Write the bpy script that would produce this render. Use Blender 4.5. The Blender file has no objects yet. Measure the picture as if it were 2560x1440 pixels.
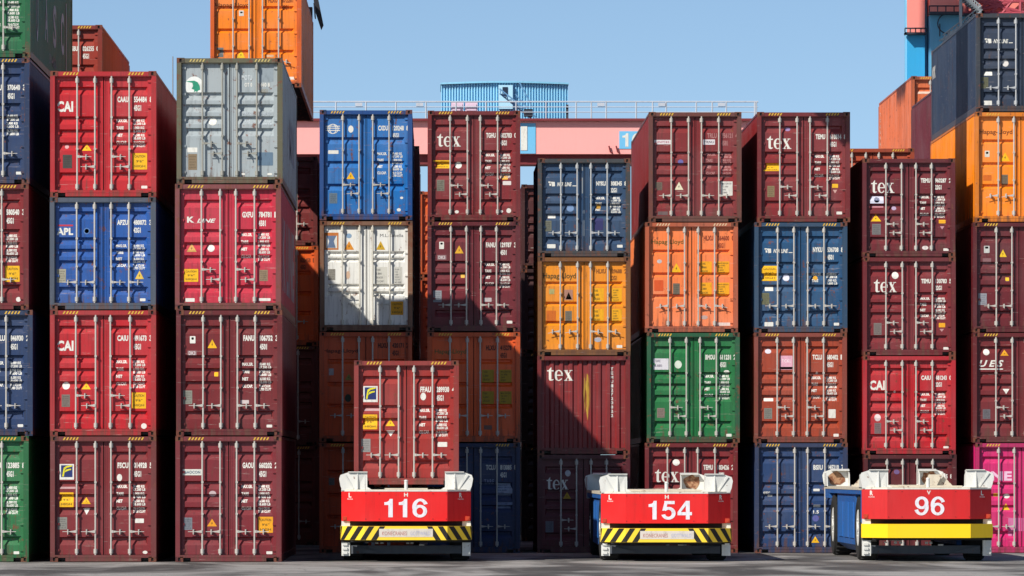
import bpy, bmesh, math, random
from mathutils import Vector, Matrix
random.seed(7)
R = math.radians
scn = bpy.context.scene
COL = scn.collection

# ------------------------------------------------------------------ camera, world, sun, exposure
FPX, PX0, PY0, HC_ = 12827.0, 1090.0, 1180.0, 2.07     # focal length and vanishing point of the photo, eye height
cam = bpy.data.cameras.new("Camera"); camo = bpy.data.objects.new("Camera", cam); COL.objects.link(camo)
camo.location = (0, 0, HC_); camo.rotation_euler = (R(90), 0, 0)
cam.sensor_width = 36; cam.lens = 36 * FPX / 2560
cam.shift_x = (1280 - PX0) / 2560; cam.shift_y = (PY0 - 720) / 2560
cam.clip_start = 1; cam.clip_end = 6000
scn.camera = camo

SUN = Vector((4.32, 4.7, -4.82)).normalized()
elev = math.asin(-SUN.z); az = math.atan2(-SUN.x, -SUN.y)     # compass angle of the sun from +Y towards +X
w = bpy.data.worlds.new("World"); scn.world = w; w.use_nodes = True
nt = w.node_tree; nt.nodes.clear()
out = nt.nodes.new("ShaderNodeOutputWorld"); bg = nt.nodes.new("ShaderNodeBackground")
sky = nt.nodes.new("ShaderNodeTexSky"); sky.sky_type = 'NISHITA'; sky.sun_disc = False
sky.sun_elevation = elev; sky.sun_rotation = az; sky.air_density = 1.0; sky.dust_density = 0.8; sky.ozone_density = 2.0
tc = nt.nodes.new("ShaderNodeTexCoord"); va = nt.nodes.new("ShaderNodeVectorMath"); va.operation = 'ADD'
va.inputs[1].default_value = (0, 0, 0.07); vn = nt.nodes.new("ShaderNodeVectorMath"); vn.operation = 'NORMALIZE'
nt.links.new(tc.outputs['Generated'], va.inputs[0]); nt.links.new(va.outputs[0], vn.inputs[0])
nt.links.new(vn.outputs[0], sky.inputs[0]); mt = nt.nodes.new('ShaderNodeMix'); mt.data_type = 'RGBA'; mt.blend_type = 'MULTIPLY'; mt.inputs[0].default_value = 1; mt.inputs[7].default_value = (.97, 1.06, 1.17, 1)
nt.links.new(sky.outputs[0], mt.inputs[6]); sz = nt.nodes.new('ShaderNodeSeparateXYZ'); nt.links.new(tc.outputs['Generated'], sz.inputs[0])
hz = nt.nodes.new('ShaderNodeMapRange'); hz.inputs['From Min'].default_value = 0; hz.inputs['From Max'].default_value = .3; hz.inputs['To Min'].default_value = 1.98; hz.inputs['To Max'].default_value = 1.0   # brighter air near the horizon
nt.links.new(sz.outputs[2], hz.inputs['Value'])
vm = nt.nodes.new('ShaderNodeVectorMath'); vm.operation = 'SCALE'; nt.links.new(mt.outputs[2], vm.inputs[0]); nt.links.new(hz.outputs[0], vm.inputs['Scale'])
nt.links.new(vm.outputs[0], bg.inputs[0])
bg.inputs[1].default_value = 0.062; nt.links.new(bg.outputs[0], out.inputs[0])
sl = bpy.data.lights.new("Sun", 'SUN'); sl.energy = 5.0; sl.angle = R(0.5); sl.color = (1.0, 0.95, 0.87)
so = bpy.data.objects.new("Sun", sl); COL.objects.link(so)
so.rotation_euler = SUN.to_track_quat('-Z', 'Y').to_euler()
scn.view_settings.view_transform = 'Standard'; scn.view_settings.look = 'None'
scn.view_settings.exposure = 0.05; scn.view_settings.gamma = 1.0
scn.render.resolution_x = 1024; scn.render.resolution_y = 576
scn.cycles.max_bounces = 6

# ------------------------------------------------------------------ materials
def lin(c):
    return tuple(((v/255)/12.92 if v/255 <= .04045 else ((v/255+.055)/1.055)**2.4) for v in c) + (1.0,)
MC = {}
def paint(rgb, rough=0.42, rust=0.12, dirt=0.35, metal=0.0, fade=0.2, name=None, streak=(5, 5, .5), bump=0.15, wear=False):
    key = (rgb, rough, rust, dirt, metal, fade, streak, wear, bump)
    if key in MC: return MC[key]
    m = bpy.data.materials.new(name or "paint"); m.use_nodes = True; t = m.node_tree; N = t.nodes; L = t.links
    b = N['Principled BSDF']; b.inputs['Roughness'].default_value = rough; b.inputs['Metallic'].default_value = metal
    g = N.new('ShaderNodeNewGeometry')
    mp = N.new('ShaderNodeMapping'); mp.inputs['Scale'].default_value = streak; L.new(g.outputs['Position'], mp.inputs[0])
    n1 = N.new('ShaderNodeTexNoise'); n1.inputs['Scale'].default_value = 1.6; n1.inputs['Detail'].default_value = 7; n1.inputs['Roughness'].default_value = .65; L.new(mp.outputs[0], n1.inputs[0])
    n2 = N.new('ShaderNodeTexNoise'); n2.inputs['Scale'].default_value = .9; n2.inputs['Detail'].default_value = 5; L.new(g.outputs['Position'], n2.inputs[0])
    n3 = N.new('ShaderNodeTexNoise'); n3.inputs['Scale'].default_value = 7; n3.inputs['Detail'].default_value = 9; n3.inputs['Roughness'].default_value = .7; L.new(g.outputs['Position'], n3.inputs[0])
    base = lin(rgb)
    gray = sum(base[:3]) / 3
    pale = tuple(min(1, v * .72 + gray * .16 + .055) for v in base[:3]) + (1,)
    dark = tuple(v * .42 + .008 for v in base[:3]) + (1,)
    def ramp(src, a, bb):
        r = N.new('ShaderNodeMapRange'); r.inputs['From Min'].default_value = a; r.inputs['From Max'].default_value = bb
        L.new(src, r.inputs['Value']); return r.outputs[0]
    def mul(src, k):
        r = N.new('ShaderNodeMath'); r.operation = 'MULTIPLY'; L.new(src, r.inputs[0]); r.inputs[1].default_value = k; return r.outputs[0]
    def mix(fac, a, bcol):
        x = N.new('ShaderNodeMix'); x.data_type = 'RGBA'; L.new(fac, x.inputs[0])
        if isinstance(a, tuple): x.inputs[6].default_value = a
        else: L.new(a, x.inputs[6])
        x.inputs[7].default_value = bcol; return x.outputs[2]
    c = mix(mul(ramp(n2.outputs[0], .42, .68), fade), base, pale)
    c = mix(mul(ramp(n1.outputs[0], .5, .75), dirt), c, dark)
    if rust > 0:
        a = N.new('ShaderNodeMath'); a.operation = 'ADD'; L.new(n3.outputs[0], a.inputs[0]); L.new(mul(n1.outputs[0], .35), a.inputs[1])
        th = .86 - rust * .45
        c = mix(mul(ramp(a.outputs[0], th, th + .06), .85), c, lin((112, 62, 38)))
    if wear:
        to = N.new('ShaderNodeTexCoord'); sx_ = N.new('ShaderNodeSeparateXYZ'); L.new(to.outputs['Object'], sx_.inputs[0])
        low = N.new('ShaderNodeMapRange'); low.inputs['From Min'].default_value = .55; low.inputs['From Max'].default_value = .05; L.new(sx_.outputs[2], low.inputs['Value'])
        a2 = N.new('ShaderNodeMath'); a2.operation = 'MULTIPLY_ADD'; L.new(low.outputs[0], a2.inputs[0]); a2.inputs[1].default_value = .10+.5*rust; L.new(n1.outputs[0], a2.inputs[2])
        c = mix(mul(ramp(a2.outputs[0], .62, .74), .6), c, lin((92, 60, 46)))
        mp4 = N.new('ShaderNodeMapping'); mp4.inputs['Scale'].default_value = (1.3, 1.3, 22); L.new(g.outputs['Position'], mp4.inputs[0])
        n4 = N.new('ShaderNodeTexNoise'); n4.inputs['Scale'].default_value = 1.5; n4.inputs['Detail'].default_value = 5; n4.inputs['Roughness'].default_value = .7; L.new(mp4.outputs[0], n4.inputs[0])
        c = mix(mul(ramp(n4.outputs[0], .63, .69), .45), c, lin((186, 170, 160)))
        mp5 = N.new('ShaderNodeMapping'); mp5.inputs['Scale'].default_value = (14, 14, .45); L.new(g.outputs['Position'], mp5.inputs[0])
        n5 = N.new('ShaderNodeTexNoise'); n5.inputs['Scale'].default_value = 1.2; n5.inputs['Detail'].default_value = 4; L.new(mp5.outputs[0], n5.inputs[0])
        c = mix(mul(ramp(n5.outputs[0], .57, .70), .5), c, dark)
    L.new(c, b.inputs['Base Color'])
    rr = N.new('ShaderNodeMapRange'); rr.inputs['To Min'].default_value = rough - .1; rr.inputs['To Max'].default_value = min(1, rough + .25)
    L.new(n1.outputs[0], rr.inputs['Value']); L.new(rr.outputs[0], b.inputs['Roughness'])
    bp = N.new('ShaderNodeBump'); bp.inputs['Strength'].default_value = bump; bp.inputs['Distance'].default_value = .02
    L.new(n2.outputs[0], bp.inputs['Height']); L.new(bp.outputs[0], b.inputs['Normal'])
    MC[key] = m; return m

def decal_mat(rgb):
    rgb = tuple(int(v*.94) for v in rgb)
    return paint(rgb, rough=.55, rust=.02, dirt=.55, fade=.0, name="marking", streak=(9, 9, 3), bump=.02)
WHITE, BLACK, YEL = (238, 236, 226), (20, 20, 20), (250, 190, 0)
GALV = (184, 179, 171)

# ------------------------------------------------------------------ mesh builder
class MB:
    def __init__(s): s.v = []; s.f = []
    def box(s, x0, x1, y0, y1, z0, z1):
        n = len(s.v)
        s.v += [(x0,y0,z0),(x1,y0,z0),(x1,y1,z0),(x0,y1,z0),(x0,y0,z1),(x1,y0,z1),(x1,y1,z1),(x0,y1,z1)]
        s.f += [tuple(n+i for i in q) for q in ((0,3,2,1),(4,5,6,7),(0,1,5,4),(1,2,6,5),(2,3,7,6),(3,0,4,7))]
        return s
    def prism(s, pts, d, ax='z'):
        """closed outline pts (3-D) pushed along vector d"""
        n = len(s.v); k = len(pts); d = Vector(d)
        s.v += [tuple(p) for p in pts] + [tuple(Vector(p) + d) for p in pts]
        s.f += [tuple(n+i for i in range(k))[::-1], tuple(n+k+i for i in range(k))]
        s.f += [(n+i, n+(i+1) % k, n+k+(i+1) % k, n+k+i) for i in range(k)]
        return s
    def tube(s, a, b, r0, r1=None, seg=8):
        r1 = r0 if r1 is None else r1
        a = Vector(a); b = Vector(b); d = (b-a).normalized()
        u = d.orthogonal().normalized(); v = d.cross(u); n = len(s.v)
        for p, r in ((a, r0), (b, r1)):
            for i in range(seg):
                t = 2*math.pi*i/seg; s.v.append(tuple(p + u*math.cos(t)*r + v*math.sin(t)*r))
        s.f += [(n+i, n+(i+1) % seg, n+seg+(i+1) % seg, n+seg+i) for i in range(seg)]
        s.f += [tuple(n+i for i in range(seg))[::-1], tuple(n+seg+i for i in range(seg))]
        return s
    def quad(s, *p):
        n = len(s.v); s.v += [tuple(q) for q in p]; s.f.append(tuple(range(n, n+len(p)))); return s
    def mesh(s, name):
        m = bpy.data.meshes.new(name); m.from_pydata(s.v, [], s.f)
        bm = bmesh.new(); bm.from_mesh(m); bmesh.ops.recalc_face_normals(bm, faces=bm.faces); bm.to_mesh(m); bm.free()
        m.materials.append(None); return m
    def build(s, name, mat, parent=None):
        return link(name, s.mesh(name), mat, parent)

def link(name, me, mat, parent=None, loc=(0, 0, 0)):
    o = bpy.data.objects.new(name, me); COL.objects.link(o)
    if parent: o.parent = parent
    o.location = loc
    o.material_slots[0].link = 'OBJECT'; o.material_slots[0].material = mat
    return o
def tag(o, label=None, cat=None, group=None, kind=None):
    if label: o['label'] = label
    if cat: o['category'] = cat
    if group: o['group'] = group
    if kind: o['kind'] = kind
    return o
def empty(name, loc): 
    o = bpy.data.objects.new(name, None); COL.objects.link(o); o.location = loc; o.empty_display_size = .2; return o

# ------------------------------------------------------------------ lettering
TC = {}
def text_shape(s, style='n'):
    """flat outline of a word, fitted to the unit square -> (verts2d, faces)"""
    if (s, style) in TC: return TC[(s, style)]
    if s == 'tex!': r = tex_shape()
    elif style == 'H': r = digit_shape(s)
    else:
        cu = bpy.data.curves.new("t", 'FONT'); cu.body = s; cu.resolution_u = 3; cu.fill_mode = 'FRONT'
        cu.offset = {'n': .012, 'b': .032, 'i': .03, 'h': .045, 'l': 0}[style]
        if style == 'i': cu.shear = .3
        if style in 'bh': cu.space_character = 1.06
        ob = bpy.data.objects.new("t", cu); COL.objects.link(ob)
        dg = bpy.context.evaluated_depsgraph_get(); me = ob.evaluated_get(dg).to_mesh()
        vs = [(v.co.x, v.co.y) for v in me.vertices]; fs = [tuple(p.vertices) for p in me.polygons]
        ob.evaluated_get(dg).to_mesh_clear(); bpy.data.objects.remove(ob); bpy.data.curves.remove(cu)
        r = (vs, fs)
    vs, fs = r
    x0 = min(v[0] for v in vs); x1 = max(v[0] for v in vs); y0 = min(v[1] for v in vs); y1 = max(v[1] for v in vs)
    r = ([((x-x0)/(x1-x0), (y-y0)/(y1-y0)) for x, y in vs], fs); TC[(s, style)] = r; return r
def tex_shape():
    vs = []; fs = []
    def poly(p): n = len(vs); vs.extend(p); fs.append(tuple(range(n, n+len(p))))
    # t
    poly([(.13,.16),(.35,.16),(.35,.86),(.35,1.0),(.35,1.28),(.31,1.28),(.13,1.02)])
    poly([(-.02,.88),(.13,.88),(.13,1.0),(-.02,1.0)]); poly([(.35,.88),(.54,.88),(.54,1.0),(.35,1.0)])
    poly([(.13,.16),(.17,.04),(.27,-.02),(.40,-.02),(.55,.08),(.53,.14),(.44,.11),(.35,.16)])
    # e
    cx, cy = .98, .5; k = 26; a0 = 10; a1 = 322
    o = []; i_ = []
    for q in range(k+1):
        a = R(a0 + (a1-a0)*q/k)
        thin = .5 + .5*abs(math.cos(a))
        wx = .20 if math.cos(a) < 0 else .13
        if math.degrees(a) > 250: wx = .10
        o.append((cx + .37*math.cos(a), cy + .53*math.sin(a)))
        i_.append((cx + (.37-wx*1.05)*math.cos(a), cy + (.53-.09)*math.sin(a)))
    for q in range(k): poly([o[q], o[q+1], i_[q+1], i_[q]])
    poly([(.80,.47),(1.34,.47),(1.34,.56),(.80,.56)])
    # x
    poly([(1.46,1.0),(1.70,1.0),(2.18,0.0),(1.94,0.0)])
    poly([(1.99,1.0),(2.07,1.0),(1.87,.62),(1.82,.66)]); poly([(1.76,.40),(1.80,.32),(1.62,0.0),(1.52,0.0)])
    for a, b in ((1.40,1.78),(1.90,2.18)): poly([(a,.94),(b,.94),(b,1.01),(a,1.01)])
    for a, b in ((1.42,1.74),(1.84,2.26)): poly([(a,-.01),(b,-.01),(b,.06),(a,.06)])
    return vs, fs

def digit_shape(s):
    """bold grotesque figures"""
    vs = []; fs = []; ox = [0]
    def poly(p): n = len(vs); vs.extend([(x+ox[0], y) for x, y in p]); fs.append(tuple(range(n, n+len(p))))
    def arc(cx, cy, rx, ry, a0, a1, th, tv, flip=False, k=20):
        o = []; i_ = []
        for q in range(k+1):
            a = R(a0+(a1-a0)*q/k); c, s_ = math.cos(a), math.sin(a)
            o.append((cx+rx*c, cy+ry*s_)); i_.append((cx+(rx-th)*c, cy+(ry-tv)*s_))
        if flip: o = [(.56-x, .71-y) for x, y in o]; i_ = [(.56-x, .71-y) for x, y in i_]
        for q in range(k): poly([o[q], o[q+1], i_[q+1], i_[q]])
    for ch in s:
        if ch == '1': poly([(.20,0),(.35,0),(.35,.71),(.245,.71),(.22,.64),(.16,.595),(.06,.58),(.06,.475),(.20,.475)])
        elif ch == '0': arc(.28,.355,.255,.36,0,360,.14,.11,k=32)
        elif ch == '4': poly([(.32,0),(.46,0),(.46,.71),(.32,.71)]); poly([(.02,.16),(.32,.16),(.32,.28),(.02,.28)]); poly([(.46,.16),(.54,.16),(.54,.28),(.46,.28)]); poly([(.02,.28),(.14,.28),(.32,.53),(.32,.71)])
        elif ch == '5': poly([(.13,.585),(.50,.585),(.50,.705),(.13,.705)]); poly([(.055,.33),(.19,.345),(.235,.585),(.13,.64)]); arc(.275,.235,.26,.245,142,-165,.14,.11,k=26)
        elif ch in '69': f = ch == '9'; arc(.285,.235,.25,.245,0,360,.135,.105,f,28); arc(.30,.40,.275,.32,200,22,.14,.10,f,22)
        ox[0] += .50 if ch == '1' else .585
    return vs, fs

def rrect(x0, z0, x1, z1, r=.012):
    r = min(r, abs(x1-x0)*.45, abs(z1-z0)*.45)
    p = []
    for cx, cz, a in ((x1-r, z1-r, 0), (x0+r, z1-r, 90), (x0+r, z0+r, 180), (x1-r, z0+r, 270)):
        for k in range(3): t = R(a + 45*k); p.append((cx + r*math.cos(t), cz + r*math.sin(t)))
    return p
def ell(cx, cz, rx, rz, n=20): return [(cx+rx*math.cos(2*math.pi*i/n), cz+rz*math.sin(2*math.pi*i/n)) for i in range(n)]

class Flat:
    """flat marking in the (x, z) plane of a door, later laid on the door's corrugations"""
    def __init__(s): s.v = []; s.f = []; s.d = []
    def poly(s, pts, lift=0): n = len(s.v); s.v += pts; s.d += [lift]*len(pts); s.f.append(tuple(range(n, n+len(pts)))); return s
    def text(s, t, x0, z0, x1, z1, style='n', lift=0):
        vs, fs = text_shape(t, style); n = len(s.v)
        for k, (x, y) in enumerate(vs):
            s.v.append((x0+(x1-x0)*x, z0+(z1-z0)*y)); s.d.append(lift)
        s.f += [tuple(n+i for i in f) for f in fs]
        if t == 'tex!':
            for j, f in enumerate(fs):
                for i in f: s.d[n+i] += .0002*(j % 5)
        return s
    def laid(s, name, mat, parent, prof, brk, profx=None):
        bm = bmesh.new(); vv = [bm.verts.new((x, -d, z)) for (x, z), d in zip(s.v, s.d)]
        for f in s.f:
            try: bm.faces.new([vv[i] for i in f])
            except ValueError: pass
        if profx:
            for xb in profx[1]: bmesh.ops.bisect_plane(bm, geom=bm.verts[:]+bm.edges[:]+bm.faces[:], plane_co=(xb, 0, 0), plane_no=(1, 0, 0))
            for v in bm.verts: v.co.y += profx[0](v.co.x)
        zs = [z for _, z in s.v]
        for b in brk:
            if min(zs) < b < max(zs):
                bmesh.ops.bisect_plane(bm, geom=bm.verts[:]+bm.edges[:]+bm.faces[:], plane_co=(0, 0, b), plane_no=(0, 0, 1))
        for v in bm.verts: v.co.y += prof(v.co.z) - .003
        me = bpy.data.meshes.new(name); bm.to_mesh(me); bm.free(); me.materials.append(None)
        return link(name, me, mat, parent)

# ------------------------------------------------------------------ container kit
W2 = 1.219
HCUB, STD = 2.896, 2.591
YD = .118                      # door skin behind the front plane
DEPTH = .068
GROOVES = {
    'five':  [.125, .385, .50, .615, .88],
    'four':  [.29, .395, .50, .605],
    'three': [.26, .50, .73],
    'pairs': [.28, .345, .61, .685],
    'threeh': [.25, .48, .70],
}
def door_profile(kind, H):
    z0, z1 = .165, H - .125; Lh = z1 - z0
    pts = [(z1, YD)]
    gh = (.028, .056, .105)
    if kind in ('pairs',): gh = (.035, .04, .05)
    if kind == 'threeh': gh = (.03, .04, .055)
    tot = sum(gh)
    for g in GROOVES[kind]:
        c = z1 - g*Lh
        pts += [(c+tot/2, YD), (c+tot/2-gh[0], YD+DEPTH), (c+tot/2-gh[0]-gh[1], YD+DEPTH), (c-tot/2, YD)]
    pts.append((z0, YD)); return pts
def prof_fn(pts):
    def f(z):
        for (za, ya), (zb, yb) in zip(pts, pts[1:]):
            if zb <= z <= za: return ya + (yb-ya)*((za-z)/(za-zb) if za > zb else 0)
        return YD
    return f
MESH = {}
def cached(key, fn):
    if key not in MESH: MESH[key] = fn()
    return MESH[key]

def m_frame(H, L):
    b = MB()
    for sx in (-1, 1):
        a, c = sorted((sx*W2, sx*(W2-.105)))
        b.box(a, c, .002, .15, .118, H-.118)                     # door-end posts
        a2, c2 = sorted((sx*(W2-.105), sx*(W2-.125)))
        b.box(a2, c2, .05, .14, .118, H-.118)
        b.box(a, c, L-.15, L-.002, .118, H-.118)
        a, c = sorted((sx*(W2-.004), sx*(W2-.07)))
        b.box(a, c, .162, L-.162, H-.07, H-.012)                 # top side rail
        b.box(a, c, .162, L-.162, .015, .165)                    # bottom side rail
    xi = W2-.18
    b.box(-xi, xi, .008, .12, H-.112, H-.012)                    # header
    b.box(-W2+.105, W2-.105, .02, .12, H-.128, H-.113)
    b.box(-xi+.17, xi-.17, .006, .13, .012, .095); b.box(-W2+.105, W2-.105, .0, .12, .096, .158)  # sill, notched at the ends
    b.box(-xi, xi, L-.12, L-.006, H-.11, H-.012); b.box(-xi, xi, L-.12, L-.006, .012, .15)
    return b.mesh('frame')
def m_casting():
    b = MB(); w, d, h = .178, .162, .118
    # block with a real oval hole on the outer front face: four bars round a recess
    b.box(0, w, .03, d, 0, h)
    b.box(0, .062, 0, .03, 0, h); b.box(.116, w, 0, .03, 0, h); b.box(.062, .116, 0, .03, 0, .022); b.box(.062, .116, 0, .03, h-.022, h)
    return b.mesh('corner_casting')
def m_hole():
    b = MB(); b.box(.063, .115, .024, .0295, .023, .095); return b.mesh('dark_hole_plate')  # near-black plate, the hole's inner dark put into its colour
def m_side(H, L):
    b = MB(); z0, z1 = .165, H-.07; p = .278; n = int((L-.3)/p); y = .15; off = (L-.3-n*p)/2
    prof = [(.15, 0.0)]
    y = .15+off
    for i in range(n):
        prof += [(y+.0, 0), (y+.036, 0), (y+.104, .036), (y+.174, .036), (y+.242, 0)]
        y += p
    prof.append((L-.15, 0))
    n0 = 0
    for (ya, xa) in prof: b.v += [(-W2+.012+xa, ya, z0), (-W2+.012+xa, ya, z1), (-W2+.05+xa*.9, ya, z0), (-W2+.05+xa*.9, ya, z1)]
    for i in range(len(prof)-1):
        q = 4*i; b.f += [(q, q+4, q+5, q+1), (q+2, q+3, q+7, q+6)]
    return b.mesh('side_wall')
def m_side_r(H, L):
    me = m_side(H, L)
    me.transform(Matrix.Scale(-1, 4, (1, 0, 0))); me.flip_normals(); return me
def m_roof(H, L):
    b = MB(); n = int(L/.22); x = W2-.072
    ys = [.13 + (L-.26)*i/n for i in range(n+1)]
    for i, y in enumerate(ys):
        z = H-.03 if i % 2 else H-.045
        b.v += [(-x, y, z), (x, y, z), (-x, y, z-.01), (x, y, z-.01)]
    for i in range(n): q = 4*i; b.f += [(q, q+1, q+5, q+4), (q+2, q+6, q+7, q+3)]
    return b.mesh('roof')
def m_end(H, L, y0, front):
    """corrugated end wall: vertical ribs"""
    b = MB(); x0 = -W2+.105; n = 9 if front else 9; span = 2*W2-.21; p = span/n
    pr = []
    for i in range(n):
        x = x0+i*p; pr += [(x, .0), (x+p*.30, .0), (x+p*.46, .045), (x+p*.84, .045)]
    pr.append((x0+span, 0))
    s = 1 if front else -1
    yb = YD-.02 if front else L-.06
    for x, d in pr: b.v += [(x, yb+s*d, .15), (x, yb+s*d, H-.11), (x, yb+s*(d+.01), .15), (x, yb+s*(d+.01), H-.11)]
    for i in range(len(pr)-1): q = 4*i; b.f += [(q, q+4, q+5, q+1), (q+2, q+3, q+7, q+6)]
    return b.mesh('end_wall')
def m_under(H, L):
    b = MB(); b.box(-W2+.072, W2-.072, .13, L-.13, .145, .17)
    n = int(L/.45)
    for i in range(n): y = .2+(L-.4)*i/(n-1); b.box(-W2+.072, W2-.072, y-.02, y+.02, .03, .144)
    return b.mesh('underframe')
def m_door(kind, H, sx):
    """one leaf: corrugated skin between flat stiles, with hinge blades and seal lip. sx=-1 left leaf"""
    b = MB(); pts = door_profile(kind, H); z0, z1 = pts[-1][0], pts[0][0]
    xa, xb = (W2-.125, .012)                                   # outer and inner edge (mirrored by sx)
    ga, gb = 1.015, .145                                      # corrugated part
    def B(x0, x1, y0, y1, za, zb): a, c = sorted((sx*x0, sx*x1)); b.box(a, c, y0, y1, za, zb)
    B(xa, ga, YD, YD+.055, z0, z1); B(gb, xb, YD, YD+.055, z0, z1)
    B(ga, gb, YD+DEPTH+.006, YD+DEPTH+.014, z0, z1)
    n = len(b.v)
    for z, y in pts: b.v += [(sx*ga, y, z), (sx*gb, y, z)]
    for i in range(len(pts)-1): b.f.append((n+2*i, n+2*i+1, n+2*i+3, n+2*i+2))
    # groove end ramps
    g = pts[1:-1]
    for i in range(0, len(g), 4):
        q = g[i:i+4]
        for x, d in ((ga, -.05), (gb, .05)):
            b.quad((sx*x, q[0][1]-.0005, q[0][0]), (sx*(x+d), q[1][1]-.0005, q[1][0]), (sx*(x+d), q[2][1]-.0005, q[2][0]), (sx*x, q[3][1]-.0005, q[3][0]))
    B(xb-.0, xb+.018, YD-.012, YD-.001, z0, z1)               # cover lip along the meeting edge
    B(xb+.055, xb+.065, YD-.008, YD-.001, z0+.01, z1-.01)
    for k in range(5):
        z = z0 + (z1-z0)*(.04+.23*k)
        B(W2-.07, ga+.0, YD-.03, YD-.001, z-.028, z+.028)
        b.tube((sx*(W2-.1), YD-.038, z-.06), (sx*(W2-.1), YD-.038, z+.06), .016, seg=6)
    return b.mesh('door')
RODSETS = ((.61, .18), (.60, .19), (.625, .17))                                             # outer rod, inner rod
def m_rod(H, x):
    b = MB(); y = .03
    b.tube((x, y, .05), (x, y, H-.04), .021, seg=10)
    for z in (.075, H-.075):
        b.box(x-.03, x+.03, y-.02, y+.03, z-.03, z+.03); 
    for z in (.245, H-.215): b.tube((x, y, z-.055), (x, y, z+.055), .033, seg=8); b.box(x-.045, x+.045, y+.028, YD-.001, z-.05, z+.05)
    for f in (.36, .64): z = .165+(H-.29)*f; b.box(x-.026, x+.026, y-.024, YD-.001, z-.022, z+.022)
    return b.mesh('lock_rod')
def m_handle(x, d, z, droop):
    """flat lever reaching from the rod in direction d, with its catch"""
    b = MB(); y = .004; Lh = .33
    p = [(x, z+.03), (x+d*.06, z+.022), (x+d*.17, z+.006-droop*.2), (x+d*Lh, z+.004-droop), (x+d*Lh, z-.010-droop), (x+d*.17, z-.010-droop*.2), (x+d*.06, z-.026), (x, z-.034)]
    b.prism([(a, y-.006, c) for a, c in p], (0, .014, 0))
    b.box(min(x, x+d*.05), max(x, x+d*.05), y-.012, .03, z-.03, z+.03)
    xc = x + d*.205
    b.box(xc-.010, xc+.010, y-.016, YD-.001, z-.03, z+.05); b.box(xc-.02, xc+.02, YD-.03, YD-.0015, z-.05, z+.05)
    b.tube((xc, y-.02, z-.07), (xc, y-.02, z-.02), .012, seg=6)
    return b.mesh('door_handle')
def m_stripes(H, sx):
    b = MB(); x0 = .57 if sx > 0 else -.93; y = .0045
    for i in range(5):
        x = x0+i*.074; b.prism([(x, y, H-.094), (x+.036, y, H-.094), (x+.072, y, H-.03), (x+.036, y, H-.03)], (0, .002, 0))
    return b.mesh('hazard_stripes')

GROUP = 'shipping containers of the stacks'
def srgb_scale(c, k): return tuple(int(max(0, min(255, v*k))) for v in c)

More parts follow.
